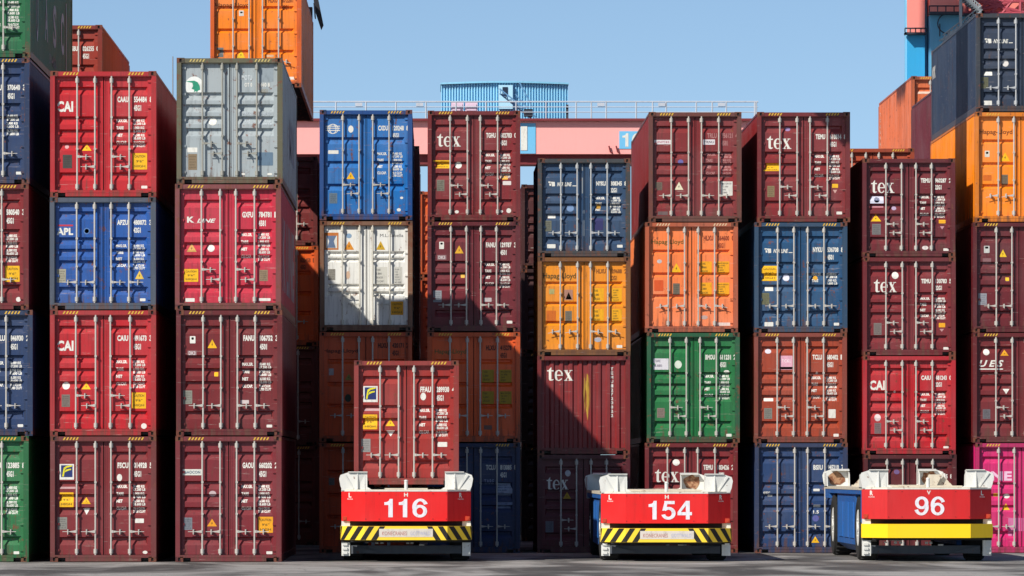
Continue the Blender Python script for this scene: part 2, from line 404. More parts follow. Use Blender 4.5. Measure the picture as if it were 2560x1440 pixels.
def container(x, y, z, rgb, label, H=HCUB, L=12.192, kind='five', handle='low', marks=None, frame=None, rust=.12,
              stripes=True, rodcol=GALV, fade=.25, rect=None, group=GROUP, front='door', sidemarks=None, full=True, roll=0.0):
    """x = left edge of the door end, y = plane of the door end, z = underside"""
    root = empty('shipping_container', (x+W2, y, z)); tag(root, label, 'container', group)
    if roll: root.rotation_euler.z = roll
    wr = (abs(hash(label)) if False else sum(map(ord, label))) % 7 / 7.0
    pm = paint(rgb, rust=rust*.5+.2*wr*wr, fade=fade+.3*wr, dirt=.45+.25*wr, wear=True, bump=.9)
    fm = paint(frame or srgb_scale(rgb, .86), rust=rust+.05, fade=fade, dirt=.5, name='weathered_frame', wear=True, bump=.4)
    cm = paint(srgb_scale(frame or rgb, .7), rust=.5, fade=.1, dirt=.5, name='worn_casting')
    link('frame', cached(('fr', H, L), lambda: m_frame(H, L)), fm, root)
    link('side_wall', cached(('sl', H, L), lambda: m_side(H, L)), pm, root)
    link('side_wall', cached(('sr', H, L), lambda: m_side_r(H, L)), pm, root)
    link('roof', cached(('ro', H, L), lambda: m_roof(H, L)), pm, root)
    link('end_wall', cached(('ew', H, L), lambda: m_end(H, L, 0, False)), pm, root)
    link('underframe', cached(('un', H, L), lambda: m_under(H, L)), paint((38, 34, 32), rust=.3), root)
    ca = cached('cast', m_casting); ho = cached('hole', m_hole); hm = paint((12, 10, 9), rough=.9, rust=0)
    for sx in (-1, 1):
        for zz in (0, H-.118):
            for yy in ((0, L) if full else (0,)):
                o = link('corner_casting', ca, cm, root, (sx*W2, yy, zz))
                o.scale = (-sx, 1 if yy == 0 else -1, 1)
                if yy == 0: link('hole', ho, hm, o)
    prof = lambda zz: YD; brk = []
    if front == 'door':
        pts = door_profile(kind, H); prof = prof_fn(pts); brk = sorted(set(p[0] for p in pts))
        doors = {}
        for sx in (-1, 1):
            d = link('door', cached(('do', kind, H, sx), lambda: m_door(kind, H, sx)), pm, root); doors[sx] = d
            rm = paint(rodcol, rough=.4, rust=.08, dirt=.35, fade=.0, metal=.0, name='rod_steel', streak=(6, 6, 2))
            RODX = RODSETS[sum(map(ord, label[::2])) % 3]
            for xx in RODX: link('lock_rod', cached(('rd', H, sx*xx), lambda: m_rod(H, sx*xx)), rm, d)
            zl = .165+(H-.29)*.205; zu = zl+.23
            hd = []
            dr = .0
            if handle == 'low': hd = [(sx*RODX[0], sx, zl, .0), (sx*RODX[1], sx, zl, .0)]
            elif handle == 'droop': hd = [(sx*RODX[0], sx, zl, .05), (sx*RODX[1], sx, zl, .04)]
            elif handle == 'pair':
                if sx < 0: hd = [(-RODX[0], 1, zu, 0), (-RODX[1], -1, zl, 0)]
                else: hd = [(RODX[1], 1, zu, 0), (RODX[0], -1, zl, 0)]
            for q in hd: link('door_handle', cached(('hd', H)+q, lambda: m_handle(*q)), rm, d)
        seal = MB().box(-.009, .009, YD+.006, YD+.05, .17, H-.13); 
        link('door_seal', cached(('seal', H), lambda: seal.mesh('door_seal')), hm, root)
    else:
        link('end_wall', cached(('ef', H, L), lambda: m_end(H, L, 0, True)), pm, root)
        doors = {-1: root, 1: root}; prof = lambda zz: YD-.02
    if stripes and H == HCUB:
        for sx in (-1, 1): link('hazard_stripes', cached(('st', H, sx), lambda: m_stripes(H, sx)), decal_mat((225, 180, 60) if stripes is True else stripes), root)
    if marks: place_marks(doors, marks, rect, H, prof, brk)
    if sidemarks:
        for (t, side, ya, za, yb, zb, colr) in sidemarks:
            vs, fs = text_shape(t, 'b'); b = MB()
            xs = (-W2+.008) if side < 0 else (W2-.008)
            if side < 0: b.v = [(xs, yb-(yb-ya)*u, za+(zb-za)*v) for u, v in vs]     # reads left to right seen from -X
            else: b.v = [(xs, ya+(yb-ya)*u, za+(zb-za)*v) for u, v in vs]
            b.f = fs; b.build('side_lettering', decal_mat(colr), root)
    return root

def _wallx():
    x0 = -W2+.105; p = (2*W2-.21)/9; br = [x0+i*p+q*p for i in range(9) for q in (0, .30, .46, .84)]
    def f(x):
        u = ((x-x0)/p) % 1
        return 0 if u < .30 else (.045*(u-.30)/.16 if u < .46 else (.045 if u < .84 else .045*(1-(u-.84)/.16)))
    return f, br
WALLX = _wallx()
def place_marks(doors, marks, rect, H, prof, brk):
    """marks are given as fractions (u from left, v from top) of the container's end, or in the units of rect"""
    def X(u): return (u-rect[0])/(rect[2]-rect[0])*2*W2 - W2 if rect else u*2*W2 - W2
    def Z(v): return H*(1-(v-rect[1])/(rect[3]-rect[1])) if rect else H*(1-v)
    def put(fl, name, colr):
        xm = sum(p[0] for p in fl.v)/len(fl.v)
        return fl.laid(name, decal_mat(colr), doors[-1 if xm < 0 else 1], prof, brk, WALLX if doors[1] is doors[-1] else None)
    fu = lambda u: rect[0]+(rect[2]-rect[0])*u if rect else u
    fv = lambda v: rect[1]+(rect[3]-rect[1])*v if rect else v
    for m in marks:
        k = m[0]
        if k == 'smear':
            rs = random.Random(3)
            for c, n_ in (((176, 138, 44), 6), ((150, 84, 40), 5), ((205, 170, 60), 2)):
                fl = Flat()
                for i in range(n_):
                    x = m[1]+rs.random()*(m[3]-m[1]-4); a = m[2]+rs.random()*.4*(m[4]-m[2]); b_ = a+(.25+.45*rs.random())*(m[4]-m[2]); w_ = 2+rs.random()*3
                    fl.poly([(X(x), Z(a)), (X(x+w_*.6), Z(a+4)), (X(x+w_), Z((a+b_)/2)), (X(x+w_*.5), Z(b_)), (X(x-w_*.3), Z((a+b_)/2))], .0003*i)
                put(fl, 'yellow_smear', c)
        elif k == 'code':
            _, pre, num, chk, typ, v = m[:6]; c = m[6] if len(m) > 6 else WHITE
            fl = Flat(); a, b_ = Z(fv(v)), Z(fv(v+.046))
            fl.text(pre, X(fu(.632)), b_, X(fu(.735)), a, 'h'); fl.text(num, X(fu(.786)), b_, X(fu(.908)), a, 'h')
            if chk: fl.text(chk, X(fu(.935)), b_, X(fu(.962)), a, 'h')
            fl.text(typ, X(fu(.786)), Z(fv(v+.115)), X(fu(.855)), Z(fv(v+.068)), 'h'); put(fl, 'code_lettering', c)
        elif k == 'data':
            v = m[1]; c = m[2] if len(m) > 2 else WHITE; n = m[3] if len(m) > 3 else 4
            fl = Flat()
            ws = ['MAX.GR.', 'TARE', 'NET', 'CU.CAP.']; ns = [('30.480 KG', '67.200 LB'), ('3.900 KG', '8.600 LB'), ('26.580 KG', '58.600 LB'), ('76.4 CU.M', '2.700 CU.FT')]
            for i in range(n):
                vv = v+.058*i
                fl.text(ws[i], X(fu(.622)), Z(fv(vv+.024)), X(fu([.725, .69, .68, .72][i])), Z(fv(vv-.002)), 'h')
                for j in (0, 1): fl.text(ns[i][j], X(fu(.78)), Z(fv(vv+.0215+.0255*j)), X(fu([.885, .895][j])), Z(fv(vv-.001+.0255*j)), 'h')
            put(fl, 'data_lettering', c)
        elif k == 't':
            _, s, x0, y0, x1, y1, c, st = m; put(Flat().text(s, X(x0), Z(y1), X(x1), Z(y0), st, .001), 'lettering', c)
        elif k == 'tex':
            put(Flat().text('tex!', X(m[1]), Z(m[4]), X(m[3]), Z(m[2]), 'n', .0), 'lettering', m[5] if len(m) > 5 else WHITE)
        elif k == 'r': put(Flat().poly(rrect(X(m[1]), Z(m[4]), X(m[3]), Z(m[2]))), m[6] if len(m) > 6 else 'sticker', m[5])
        elif k == 'c': put(Flat().poly(ell(X(m[1]), Z(m[2]), abs(X(m[1]+m[3])-X(m[1])), abs(Z(m[2]+m[4])-Z(m[2])))), 'round_sticker', m[5] if len(m) > 5 else WHITE)
        elif k == 'tri':
            x0, y0, x1, y1 = X(m[1]), Z(m[2]), X(m[3]), Z(m[4]); c = m[5] if len(m) > 5 else YEL; xm = (x0+x1)/2
            put(Flat().poly([(x0, y1), (x1, y1), (xm, y0)]), 'warning_triangle', c)
            if y0 > y1: 
                h = y0-y1; ww = x1-x0
                put(Flat().poly([(xm-ww*.06, y1+h*.2), (xm+ww*.08, y1+h*.42), (xm+ww*.0, y1+h*.42), (xm+ww*.05, y1+h*.62), (xm-ww*.09, y1+h*.38), (xm, y1+h*.38)], .002), 'warning_symbol', (60, 50, 30))
        elif k == 'plate':
            c = m[5] if len(m) > 5 else (140, 138, 130)
            o = put(Flat().poly(rrect(X(m[1]), Z(m[4]), X(m[3]), Z(m[2]), .006)), 'data_plate', c)
            fl = Flat(); x0, y0, x1, y1 = X(m[1]), Z(m[2]), X(m[3]), Z(m[4]); 
            for i in range(5): zz = y0+(y1-y0)*(.14+.17*i); fl.text('CSC DATA 2016'[:13-i*2], x0+(x1-x0)*.12, zz-.02, x0+(x1-x0)*(.88-.1*(i % 2)), zz, 'l', .002)
            put(fl, 'plate_lettering', srgb_scale(c, .55))
        elif k == 'caut':
            c = m[5] if len(m) > 5 else YEL
            put(Flat().poly(rrect(X(m[1]), Z(m[4]), X(m[3]), Z(m[2]), .01)), 'caution_sticker', c)
            fl = Flat(); x0, y0, x1, y1 = X(m[1]), Z(m[2]), X(m[3]), Z(m[4]); h = y0-y1
            for i, s in enumerate(('CAUTION', "9'6''", 'HIGH')): 
                q = .06 if i != 1 else .3
                fl.text(s, x0+(x1-x0)*(.1+q*.5), y0-h*(.12+.3*i)-h*.15, x1-(x1-x0)*(.1+q*.5), y0-h*(.12+.3*i), 'n', .002)
            put(fl, 'sticker_lettering', (90, 70, 15))
        elif k == 'box':      # ruled white or yellow panel with rows of figures
            c = m[5]; put(Flat().poly(rrect(X(m[1]), Z(m[4]), X(m[3]), Z(m[2]), .004)), 'data_panel', c)
            fl = Flat(); x0, y0, x1, y1 = X(m[1]), Z(m[2]), X(m[3]), Z(m[4]); h = y0-y1; n = m[6]
            for i in range(n):
                s = ('MAX.GROSS', '32.500', 'TARE', '3.880', '28.620', 'CU.CAP.')[(i + int(x0*10)) % 6]
                fl.text(s, x0+(x1-x0)*.1, y0-h*(.1+.85*i/n)-h*.45/n, x0+(x1-x0)*(.1+.09*len(s)), y0-h*(.1+.85*i/n), 'n', .002)
            put(fl, 'panel_lettering', m[7] if len(m) > 7 else (90, 75, 30))
        elif k == 'strip':
            x0, y0, x1, y1 = X(m[1]), Z(m[2]), X(m[3]), Z(m[4]); put(Flat().poly(rrect(x0, y1, x1, y0, .008)), 'name_strip', m[5]); h = y0-y1
            put(Flat().text(m[6], x0+(x1-x0)*.08, y1+h*.25, x1-(x1-x0)*.08, y0-h*.25, 'b', .002), 'strip_lettering', m[7])
        elif k == 'wave':     # blue square with two yellow strokes on white
            x0, y0, x1, y1 = X(m[1]), Z(m[2]), X(m[3]), Z(m[4]); w_, h = x1-x0, y0-y1
            P = lambda a, b_: (x0+w_*a, y1+h*b_)
            put(Flat().poly([P(0, 0), P(1, 0), P(1, 1), P(0, 1)]), 'logo', WHITE)
            put(Flat().poly([P(.1, .16), P(.9, .16), P(.9, .92), P(.1, .92)], .002), 'logo_field', (24, 44, 110))
            fl = Flat()
            fl.poly([P(.18, .2), P(.3, .2), P(.36, .62), P(.26, .62)], .004); fl.poly([P(.26, .62), P(.36, .62), P(.5, .76), P(.86, .84), P(.86, .92), P(.5, .88), P(.3, .78)], .0045)
            fl.poly([P(.32, .42), P(.42, .5), P(.62, .58), P(.8, .62), P(.8, .70), P(.6, .68), P(.42, .62)], .005); put(fl, 'logo_figure', (235, 225, 30))
        elif k == 'kiwi':     # white disc with a green long-beaked figure
            x0, y0, x1, y1 = X(m[1]), Z(m[2]), X(m[3]), Z(m[4]); w_, h = x1-x0, y0-y1; P = lambda a, b_: (x0+w_*a, y1+h*b_)
            put(Flat().poly([P(.5+.5*math.cos(R(a)), .5+.5*math.sin(R(a))) for a in range(0, 360, 15)]), 'logo', (240, 242, 238))
            put(Flat().poly([P(.02, .74), P(.4, .66), P(.44, .5), P(.36, .36), P(.5, .3), P(.48, .18), P(.6, .24), P(.64, .14), P(.7, .26), P(.82, .3), P(.8, .5), P(.68, .7), P(.5, .78)], .002), 'logo_figure', (30, 150, 115))
        elif k == 'globe':
            x0, y0, x1, y1 = X(m[1]), Z(m[2]), X(m[3]), Z(m[4]); cx, cz = (x0+x1)/2, (y0+y1)/2; rx, rz = (x1-x0)/2, (y0-y1)/2
            fl = Flat()
            for s in (1, .62):
                for i in range(20):
                    a, b_ = R(18*i), R(18*i+18); fl.poly([(cx+rx*.78*s*math.cos(a), cz+rz*math.sin(a)), (cx+rx*.78*s*math.cos(b_), cz+rz*math.sin(b_)), (cx+rx*(.78*s-.1)*math.cos(b_), cz+rz*.86*math.sin(b_)), (cx+rx*(.78*s-.1)*math.cos(a), cz+rz*.86*math.sin(a))], .0003*(s == 1))
            for a in (-.4, .05, .45): fl.poly([(x0, cz+rz*a), (x1, cz+rz*a), (x1, cz+rz*(a+.17)), (x0, cz+rz*(a+.17))], .001)
            put(fl, 'logo', m[5] if len(m) > 5 else WHITE)
        elif k == 'hour':     # framed sign with an hour-glass figure
            x0, y0, x1, y1 = X(m[1]), Z(m[2]), X(m[3]), Z(m[4]); w_, h = x1-x0, y0-y1; P = lambda a, b_: (x0+w_*a, y1+h*b_)
            put(Flat().poly([P(0, 0), P(1, 0), P(1, 1), P(0, 1)]), 'logo', m[5])
            put(Flat().poly([P(.1, .1), P(.9, .1), P(.9, .82), P(.1, .82)], .002), 'logo_field', WHITE)
            put(Flat().poly([P(.15, .82), P(.85, .82), P(.66, .5), P(.8, .12), P(.2, .12), P(.34, .5)], .004), 'logo_figure', m[6])
        elif k == 'flag':
            x0, y0, x1, y1 = X(m[1]), Z(m[2]), X(m[3]), Z(m[4]); w_, h = x1-x0, y0-y1; fl = Flat()
            P = lambda a, b_: (x0+w_*a, y1+h*b_)
            fl.poly([P(0, 1), P(.34, .98), P(.36, .75), P(.02, .72)]); fl.poly([P(.4, .95), P(.95, .9), P(.98, .1), P(.55, .05), P(.5, .6), P(.4, .62)]); fl.poly([P(.14, .62), P(.4, .55), P(.42, .2), P(.2, .12)])
            put(fl, 'logo', WHITE)

# ------------------------------------------------------------------ ground
YA, YB = 118.0, 134.9
SA, SB = FPX/YA, FPX/YB
DROP = -.06
def ground_z(y): return 0 if y < 131 else (DROP if y > 134 else DROP*(y-131)/3)
g = bpy.data.meshes.new('ground'); ys = [-60, 100, 112, 118, 124, 131, 134, 140, 220, 1500, 5000]
gv = []; gf = []
for y in ys: gv += [(-3000, y, ground_z(y)), (3000, y, ground_z(y))]
for i in range(len(ys)-1): gf.append((2*i, 2*i+1, 2*i+3, 2*i+2))
g.from_pydata(gv, [], gf)
gm = bpy.data.materials.new('asphalt'); gm.use_nodes = True; t = gm.node_tree; N = t.nodes; Lk = t.links; b = N['Principled BSDF']
ge = N.new('ShaderNodeNewGeometry'); mp = N.new('ShaderNodeMapping'); mp.inputs['Scale'].default_value = (.35, .12, 1); Lk.new(ge.outputs['Position'], mp.inputs[0])
n1 = N.new('ShaderNodeTexNoise'); n1.inputs['Scale'].default_value = 1.0; n1.inputs['Detail'].default_value = 8; n1.inputs['Distortion'].default_value = 1.2; Lk.new(mp.outputs[0], n1.inputs[0])
n2 = N.new('ShaderNodeTexNoise'); n2.inputs['Scale'].default_value = 40; n2.inputs['Detail'].default_value = 6; Lk.new(ge.outputs['Position'], n2.inputs[0])
n3 = N.new('ShaderNodeTexNoise'); n3.inputs['Scale'].default_value = .5; n3.inputs['Detail'].default_value = 4; mp3 = N.new('ShaderNodeMapping'); mp3.inputs['Scale'].default_value = (.5, 3, 1); Lk.new(ge.outputs['Position'], mp3.inputs[0]); Lk.new(mp3.outputs[0], n3.inputs[0])
r1 = N.new('ShaderNodeValToRGB'); r1.color_ramp.elements[0].position = .4; r1.color_ramp.elements[0].color = (.105, .098, .092, 1); r1.color_ramp.elements[1].position = .6; r1.color_ramp.elements[1].color = (.46, .44, .415, 1); Lk.new(n1.outputs[0], r1.inputs[0])
mx = N.new('ShaderNodeMix'); mx.data_type = 'RGBA'; mx.blend_type = 'MULTIPLY'; mx.inputs[0].default_value = .6; Lk.new(r1.outputs[0], mx.inputs[6])
r2 = N.new('ShaderNodeValToRGB'); r2.color_ramp.elements[0].position = .3; r2.color_ramp.elements[0].color = (.45, .45, .45, 1); r2.color_ramp.elements[1].position = .7; Lk.new(n2.outputs[0], r2.inputs[0]); Lk.new(r2.outputs[0], mx.inputs[7])
mx2 = N.new('ShaderNodeMix'); mx2.data_type = 'RGBA'; mx2.blend_type = 'MULTIPLY'; mx2.inputs[0].default_value = .7; Lk.new(mx.outputs[2], mx2.inputs[6])
r3 = N.new('ShaderNodeValToRGB'); r3.color_ramp.elements[0].position = .4; r3.color_ramp.elements[0].color = (.5, .48, .46, 1); r3.color_ramp.elements[1].position = .6; Lk.new(n3.outputs[0], r3.inputs[0]); Lk.new(r3.outputs[0], mx2.inputs[7])
vo = N.new('ShaderNodeTexVoronoi'); vo.feature = 'DISTANCE_TO_EDGE'; vo.inputs['Scale'].default_value = .45
wv = N.new('ShaderNodeVectorMath'); wv.operation = 'ADD'; Lk.new(ge.outputs['Position'], wv.inputs[0]); nz = N.new('ShaderNodeTexNoise'); nz.inputs['Scale'].default_value = 1.2; Lk.new(ge.outputs['Position'], nz.inputs[0]); Lk.new(nz.outputs['Color'], wv.inputs[1]); Lk.new(wv.outputs[0], vo.inputs['Vector'])
cr = N.new('ShaderNodeMapRange'); cr.inputs['From Min'].default_value = .0; cr.inputs['From Max'].default_value = .02; cr.inputs['To Min'].default_value = .6; cr.inputs['To Max'].default_value = 1; Lk.new(vo.outputs['Distance'], cr.inputs['Value'])
st = N.new('ShaderNodeTexNoise'); st.inputs['Scale'].default_value = .9; st.inputs['Detail'].default_value = 3; Lk.new(ge.outputs['Position'], st.inputs[0])
sr = N.new('ShaderNodeMapRange'); sr.inputs['From Min'].default_value = .62; sr.inputs['From Max'].default_value = .68; sr.inputs['To Min'].default_value = 1; sr.inputs['To Max'].default_value = .6; Lk.new(st.outputs[0], sr.inputs['Value'])
ml = N.new('ShaderNodeMath'); ml.operation = 'MULTIPLY'; Lk.new(cr.outputs[0], ml.inputs[0]); Lk.new(sr.outputs[0], ml.inputs[1])
mc = N.new('ShaderNodeVectorMath'); mc.operation = 'SCALE'; Lk.new(mx2.outputs[2], mc.inputs[0]); Lk.new(ml.outputs[0], mc.inputs['Scale'])
Lk.new(mc.outputs[0], b.inputs['Base Color']); b.inputs['Roughness'].default_value = .85
bp = N.new('ShaderNodeBump'); bp.inputs['Strength'].default_value = .4; bp.inputs['Distance'].default_value = .01; Lk.new(n2.outputs[0], bp.inputs['Height']); Lk.new(bp.outputs[0], b.inputs['Normal'])
g.materials.append(gm); go = bpy.data.objects.new('ground', g); COL.objects.link(go); go['kind'] = 'structure'

# ------------------------------------------------------------------ the stacks
RED, MAR, MAR2, APLB, CRIM = (180, 15, 28), (124, 28, 32), (106, 24, 34), (26, 80, 154), (186, 34, 58)
GRY, BLU, WHT, BRO, ORA = (158, 167, 170), (0, 104, 178), (232, 231, 224), (150, 56, 28), (232, 108, 6)
ORY, ORL, NAV, NAV2, GRN, MAG = (230, 140, 20), (238, 124, 62), (28, 52, 92), (26, 74, 114), (10, 108, 52), (205, 16, 104)
MBR = (138, 38, 26)
def P(*a): return ('plate',)+a
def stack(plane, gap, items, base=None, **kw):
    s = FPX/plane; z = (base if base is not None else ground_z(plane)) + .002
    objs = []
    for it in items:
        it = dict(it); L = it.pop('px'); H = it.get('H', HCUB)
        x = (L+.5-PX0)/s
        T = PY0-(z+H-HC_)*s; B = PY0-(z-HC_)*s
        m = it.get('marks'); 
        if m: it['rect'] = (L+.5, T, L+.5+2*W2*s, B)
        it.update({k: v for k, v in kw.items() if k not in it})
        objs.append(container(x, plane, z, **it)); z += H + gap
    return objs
HL = lambda x0, y0, x1, y1, c: ('t', 'Hapag-Lloyd', x0, y0, x1, y1, c, 'n')
def NYK(x, y, w=64): return [('flag', x, y, x+17, y+13), ('t', 'NYK LINE', x+22, y+2, x+w*.92, y+12, WHITE, 'i'), ('r', x+w*.94, y+10, x+w*1.1, y+12, WHITE, 'lettering')]
def bottom(x, y, w=12, h=7, c=WHITE): return ('r', x-w/2, y-h/2, x+w/2, y+h/2, c)

stack(YA, .004, [
 dict(px=-194, rgb=GRN, label='dark green container at the foot of the leftmost stack, cut by the photo edge', marks=[('code','TRIU','123885','8','45G1',.21),('data',.4),bottom(40,1382,14)]),
 dict(px=-184, rgb=NAV, label='navy container directly on the dark green one in the leftmost stack', marks=[('code','TRLU','846930','2','45G1',.2),('data',.41),bottom(50,1064,14)]),
 dict(px=-194, rgb=MAR, label='maroon container with yellow caution sticker in the leftmost stack', marks=[('code','BMOU','580540','3','45G1',.2),('data',.4),('caut',12,664,48,704),('c',45,748,6,6)]),
 dict(px=-192, rgb=NAV, label='navy container second from top in the leftmost stack', marks=[('code','CMAU','370640','3','45G1',.21),('data',.45,WHITE,3),bottom(46,432,14)]),
 dict(px=-190, rgb=(16, 98, 56), L=13.72, label='green container with big white letters on its dark side, top of the leftmost stack', marks=[('data',.55)],
      sidemarks=[('U',1,2.0,.55,2.5,1.75,(190,190,190)),('A',1,4.6,.8,5.5,1.85,(170,170,170)),('S',1,7.2,.85,8.2,1.9,(170,170,170)),('C',1,9.8,.9,10.8,1.95,(190,190,190)),('I',1,11.5,.5,11.7,2.3,(190,190,190)),('31-45G1',1,6.0,.35,8.2,.6,(120,120,120))]),
])
stack(YA, .004, [
 dict(px=125, rgb=(120, 30, 34), label='maroon container with blue yellow logo, standing on the asphalt below a red one', frame=(105, 44, 42),
      marks=[('wave',148,1160,184,1199),('code','FSCU','014928','5','45G1',.21),('c',298,1194,6.5,9),('r',148,1217,188,1222,(190,150,150),'lettering'),('caut',148,1231,183,1268),('tri',203,1243,226,1260),('tri',207,1287,224,1271,WHITE),P(143,1293,167,1324),('data',.39),bottom(348,1302,22,11),('c',362,1381,6,4)]),
 dict(px=124.5, rgb=RED, handle='pair', label='bright red container between the blue one and the ground floor maroon one', frame=(160, 36, 38),
      marks=[('t','CAI',142,851,183,877,WHITE,'h'),('code','CAIU','491673','3','45G1',.2),('data',.4),('c',164,964,9.5,9.5),('tri',203,956,226,973),P(153,986,174,1017,(125,112,104)),('caut',329,981,364,1021),('c',359,1065,7,7)]),
 dict(px=124, rgb=APLB, H=STD, frame=(70, 78, 92), label='royal blue container between two bright red containers, second from top',
      marks=[('r',143,561,182,565,(200,50,70),'logo'),('t','APL',141,569,182,587,WHITE,'h'),('c',216,577,8,8,(90,130,190)),('c',216,577,5.5,5.5,APLB),('code','APZU','480072','3','42G1',.2),('data',.42),P(141,672,164,706,(165,160,140)),('tri',337,676,359,697,(240,200,80)),bottom(356,749,14)]),
 dict(px=125, rgb=RED, handle='pair', label='bright red container on top of the royal blue container', frame=(168, 26, 32),
      marks=[('t','CAI',142,252,182,279,WHITE,'h'),('code','CAAU','554484','8','45G1',.2),('data',.38),('tri',204,359,228,376),('c',166,366,5,5,(220,170,170)),P(156,386,179,420,(72,66,62)),('caut',331,382,367,423),bottom(360,467,15)]),
])
stack(YA, .004, [
 dict(px=438, rgb=(118, 30, 38), label='maroon container with white name strip, at the foot of the grey topped stack', frame=(112, 40, 44),
      marks=[('strip',456,1173,504,1188,(225,225,215),'GAOCON',(90,110,130)),('c',531,1234,9,7,(200,180,180)),('code','GAOU','660202','2','45G1',.21),('data',.39),('tri',517,1297,542,1316,(240,160,20)),P(459,1294,480,1325,(120,125,135)),('caut',645,1292,682,1332,(245,170,10)),bottom(673,1382,15)]),
 dict(px=440, rgb=(110, 22, 26), label='dark red container below the crimson one, yellow triangle and small padlock sticker',
      marks=[('r',474,840,488,858,WHITE),('r',478,843,484,849,BLACK,'sticker_mark'),('r',468,876,491,889,(150,110,112)),('t','DK3',471,878,488,887,(220,210,210),'b'),('tri',518,848,542,870),('r',535,930,545,941,YEL),P(457,976,480,1010,(140,140,128)),('r',601,1000,622,1009,(215,200,198)),('code','FANU','106752','3','4501',.2),('data',.42),bottom(673,1065,14)]),
 dict(px=437, rgb=CRIM, handle='pair', rust=.3, label='faded crimson container under the grey container', frame=(120, 56, 56),
      marks=[('t','K',467,541,485,556,WHITE,'h'),('t','LINE',492,546,539,556,WHITE,'i'),('code','GXFU','784781','1','4581',.22),('data',.39),('tri',466,608,491,629,(215,165,90)),('c',527,620,9,9),('caut',459,672,495,704),P(648,674,669,702,(150,128,100)),('r',463,745,486,754,WHITE),('r',646,745,676,752,WHITE)],
      sidemarks=[('K LINE',1,1.6,.5,11,2.2,(170,140,150))]),
 dict(px=441, rgb=GRY, kind='four', handle='pair', rust=.22, frame=(92, 88, 66), rodcol=(150, 148, 138), stripes=(200,180,110), label='weathered grey container with round green and white emblem, top of its stack',
      marks=[('kiwi',462,190,508,238),('t','MOTU',604,187,630,199,(215,222,224),'b'),('r',643,170,683,203,(150,162,170),'paint_patch'),('t','OT 0',611,206,630,216,WHITE,'b'),('t','440 8',650,206,674,216,WHITE,'b'),('t','45G1',650,222,668,232,(160,150,130),'b'),('c',531,303,10,10),('data',.43,(190,198,204),2),('r',468,368,493,380,WHITE),P(470,384,492,424,(140,120,92)),('r',643,380,682,413,(98,124,146),'paint_patch'),('r',602,432,612,437,WHITE),('r',668,432,680,437,WHITE)],
      sidemarks=[('MOL',1,6,.9,10,1.9,(150,150,160))]),
])
GB = .022
stack(YB, GB, [
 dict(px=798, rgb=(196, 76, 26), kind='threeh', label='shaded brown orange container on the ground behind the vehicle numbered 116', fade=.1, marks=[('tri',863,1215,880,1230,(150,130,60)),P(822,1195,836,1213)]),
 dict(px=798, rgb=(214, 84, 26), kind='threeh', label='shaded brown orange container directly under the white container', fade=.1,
      marks=[HL(808,872,895,884,(50,22,10)),('code','HLXU','420171','2','45G1',.1,(60,26,14)),('r',822,921,834,938,(190,180,180)),('tri',862,934,881,950,(150,140,60)),('c',870,995,8,10,(40,60,40))]),
 dict(px=799, rgb=WHT, kind='pairs', handle='pair', rust=.28, frame=(120, 84, 60), rodcol=(205,200,186), label='dirty white container crossed by a diagonal shadow, under the bright blue one',
      marks=[('hour',811,581,846,624,(205,120,50),(100,122,156)),('c',872,589,7,6,(140,172,200)),('tri',860,602,885,624,(235,150,30)),('tri',940,602,963,624,(215,170,20)),('t','M.L.isabella',950,584,1008,592,(110,110,110),'l'),P(820,672,838,700,(150,146,136)),('c',870,687,5,10,(226,190,160)),('box',937,667,968,712,(220,218,206),4,(110,110,110)),('box',985,667,1005,712,(216,214,204),6,(130,130,130)),('caut',977,753,1008,787,(235,165,0))]),
 dict(px=798.5, rgb=BLU, kind='three', handle='pair', label='bright blue container with globe emblem on top of the white container', frame=(0, 64, 128),
      marks=[('globe',814,309,850,334),('c',877,322,6.5,9),('code','CXDU','120248','8','45G1',.14),('r',820,375,846,384,WHITE),('data',.385),('tri',866,429,887,447),P(823,482,843,508,(100,122,140)),('c',1004,494,4,3),('c',997,524,5,4)]),
])
stack(YB, .016, [
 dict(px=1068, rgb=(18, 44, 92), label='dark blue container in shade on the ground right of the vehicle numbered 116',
      marks=[('code','TCLU','813085','8','45G1',.2),('box',1241,1208,1281,1238,(170,180,200),4,(60,80,120)),('t','TARE',1210,1198,1235,1210,(150,160,190),'b'),('box',1241,1256,1281,1271,(150,165,195),2,(60,80,120))]),
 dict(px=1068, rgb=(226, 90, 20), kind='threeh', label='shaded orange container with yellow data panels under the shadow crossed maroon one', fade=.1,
      marks=[HL(1087,873,1165,887,(90,110,50)),('code','HLXU','415278','0','45G1',.12,(60,26,14)),('box',1205,924,1235,957,(170,140,20),3),('box',1249,924,1279,957,(170,140,20),4),('box',1205,978,1235,1010,(170,140,20),3),('box',1249,978,1279,1010,(170,140,20),4),('r',1210,1063,1230,1074,(120,90,80))]),
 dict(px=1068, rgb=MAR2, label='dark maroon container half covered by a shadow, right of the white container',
      marks=[('r',1098,604,1110,622,WHITE),('r',1101,606,1107,611,BLACK,'sticker_mark'),('r',1093,637,1116,649,(150,115,118)),('t','DK3',1096,639,1113,647,(220,210,210),'b'),('tri',1137,613,1159,633,(240,180,40)),('code','FANU','129787','3','4501',.19),('data',.38),('r',1152,685,1162,694,(240,190,80)),P(1083,726,1104,755,(150,156,162)),('r',1210,744,1229,754,(200,190,190)),bottom(1274,805,14)]),
 dict(px=1068.5, rgb=MAR, handle='pair', label='maroon container with white three letter word, right beside the bright blue one',
      marks=[('tex',1093,334,1152,366),('code','TGHU','602783','0','45G1',.2),('data',.39),('caut',1083,400,1124,420),('c',1146,412,8.5,8.5),('r',1254,439,1270,448,(245,180,60)),('r',1257,452,1278,462,(235,225,220)),P(1092,449,1111,477,(125,122,108)),('c',1272,526,6,6),('c',1254,528,4,3),('c',1142,529,5,4)]),
])
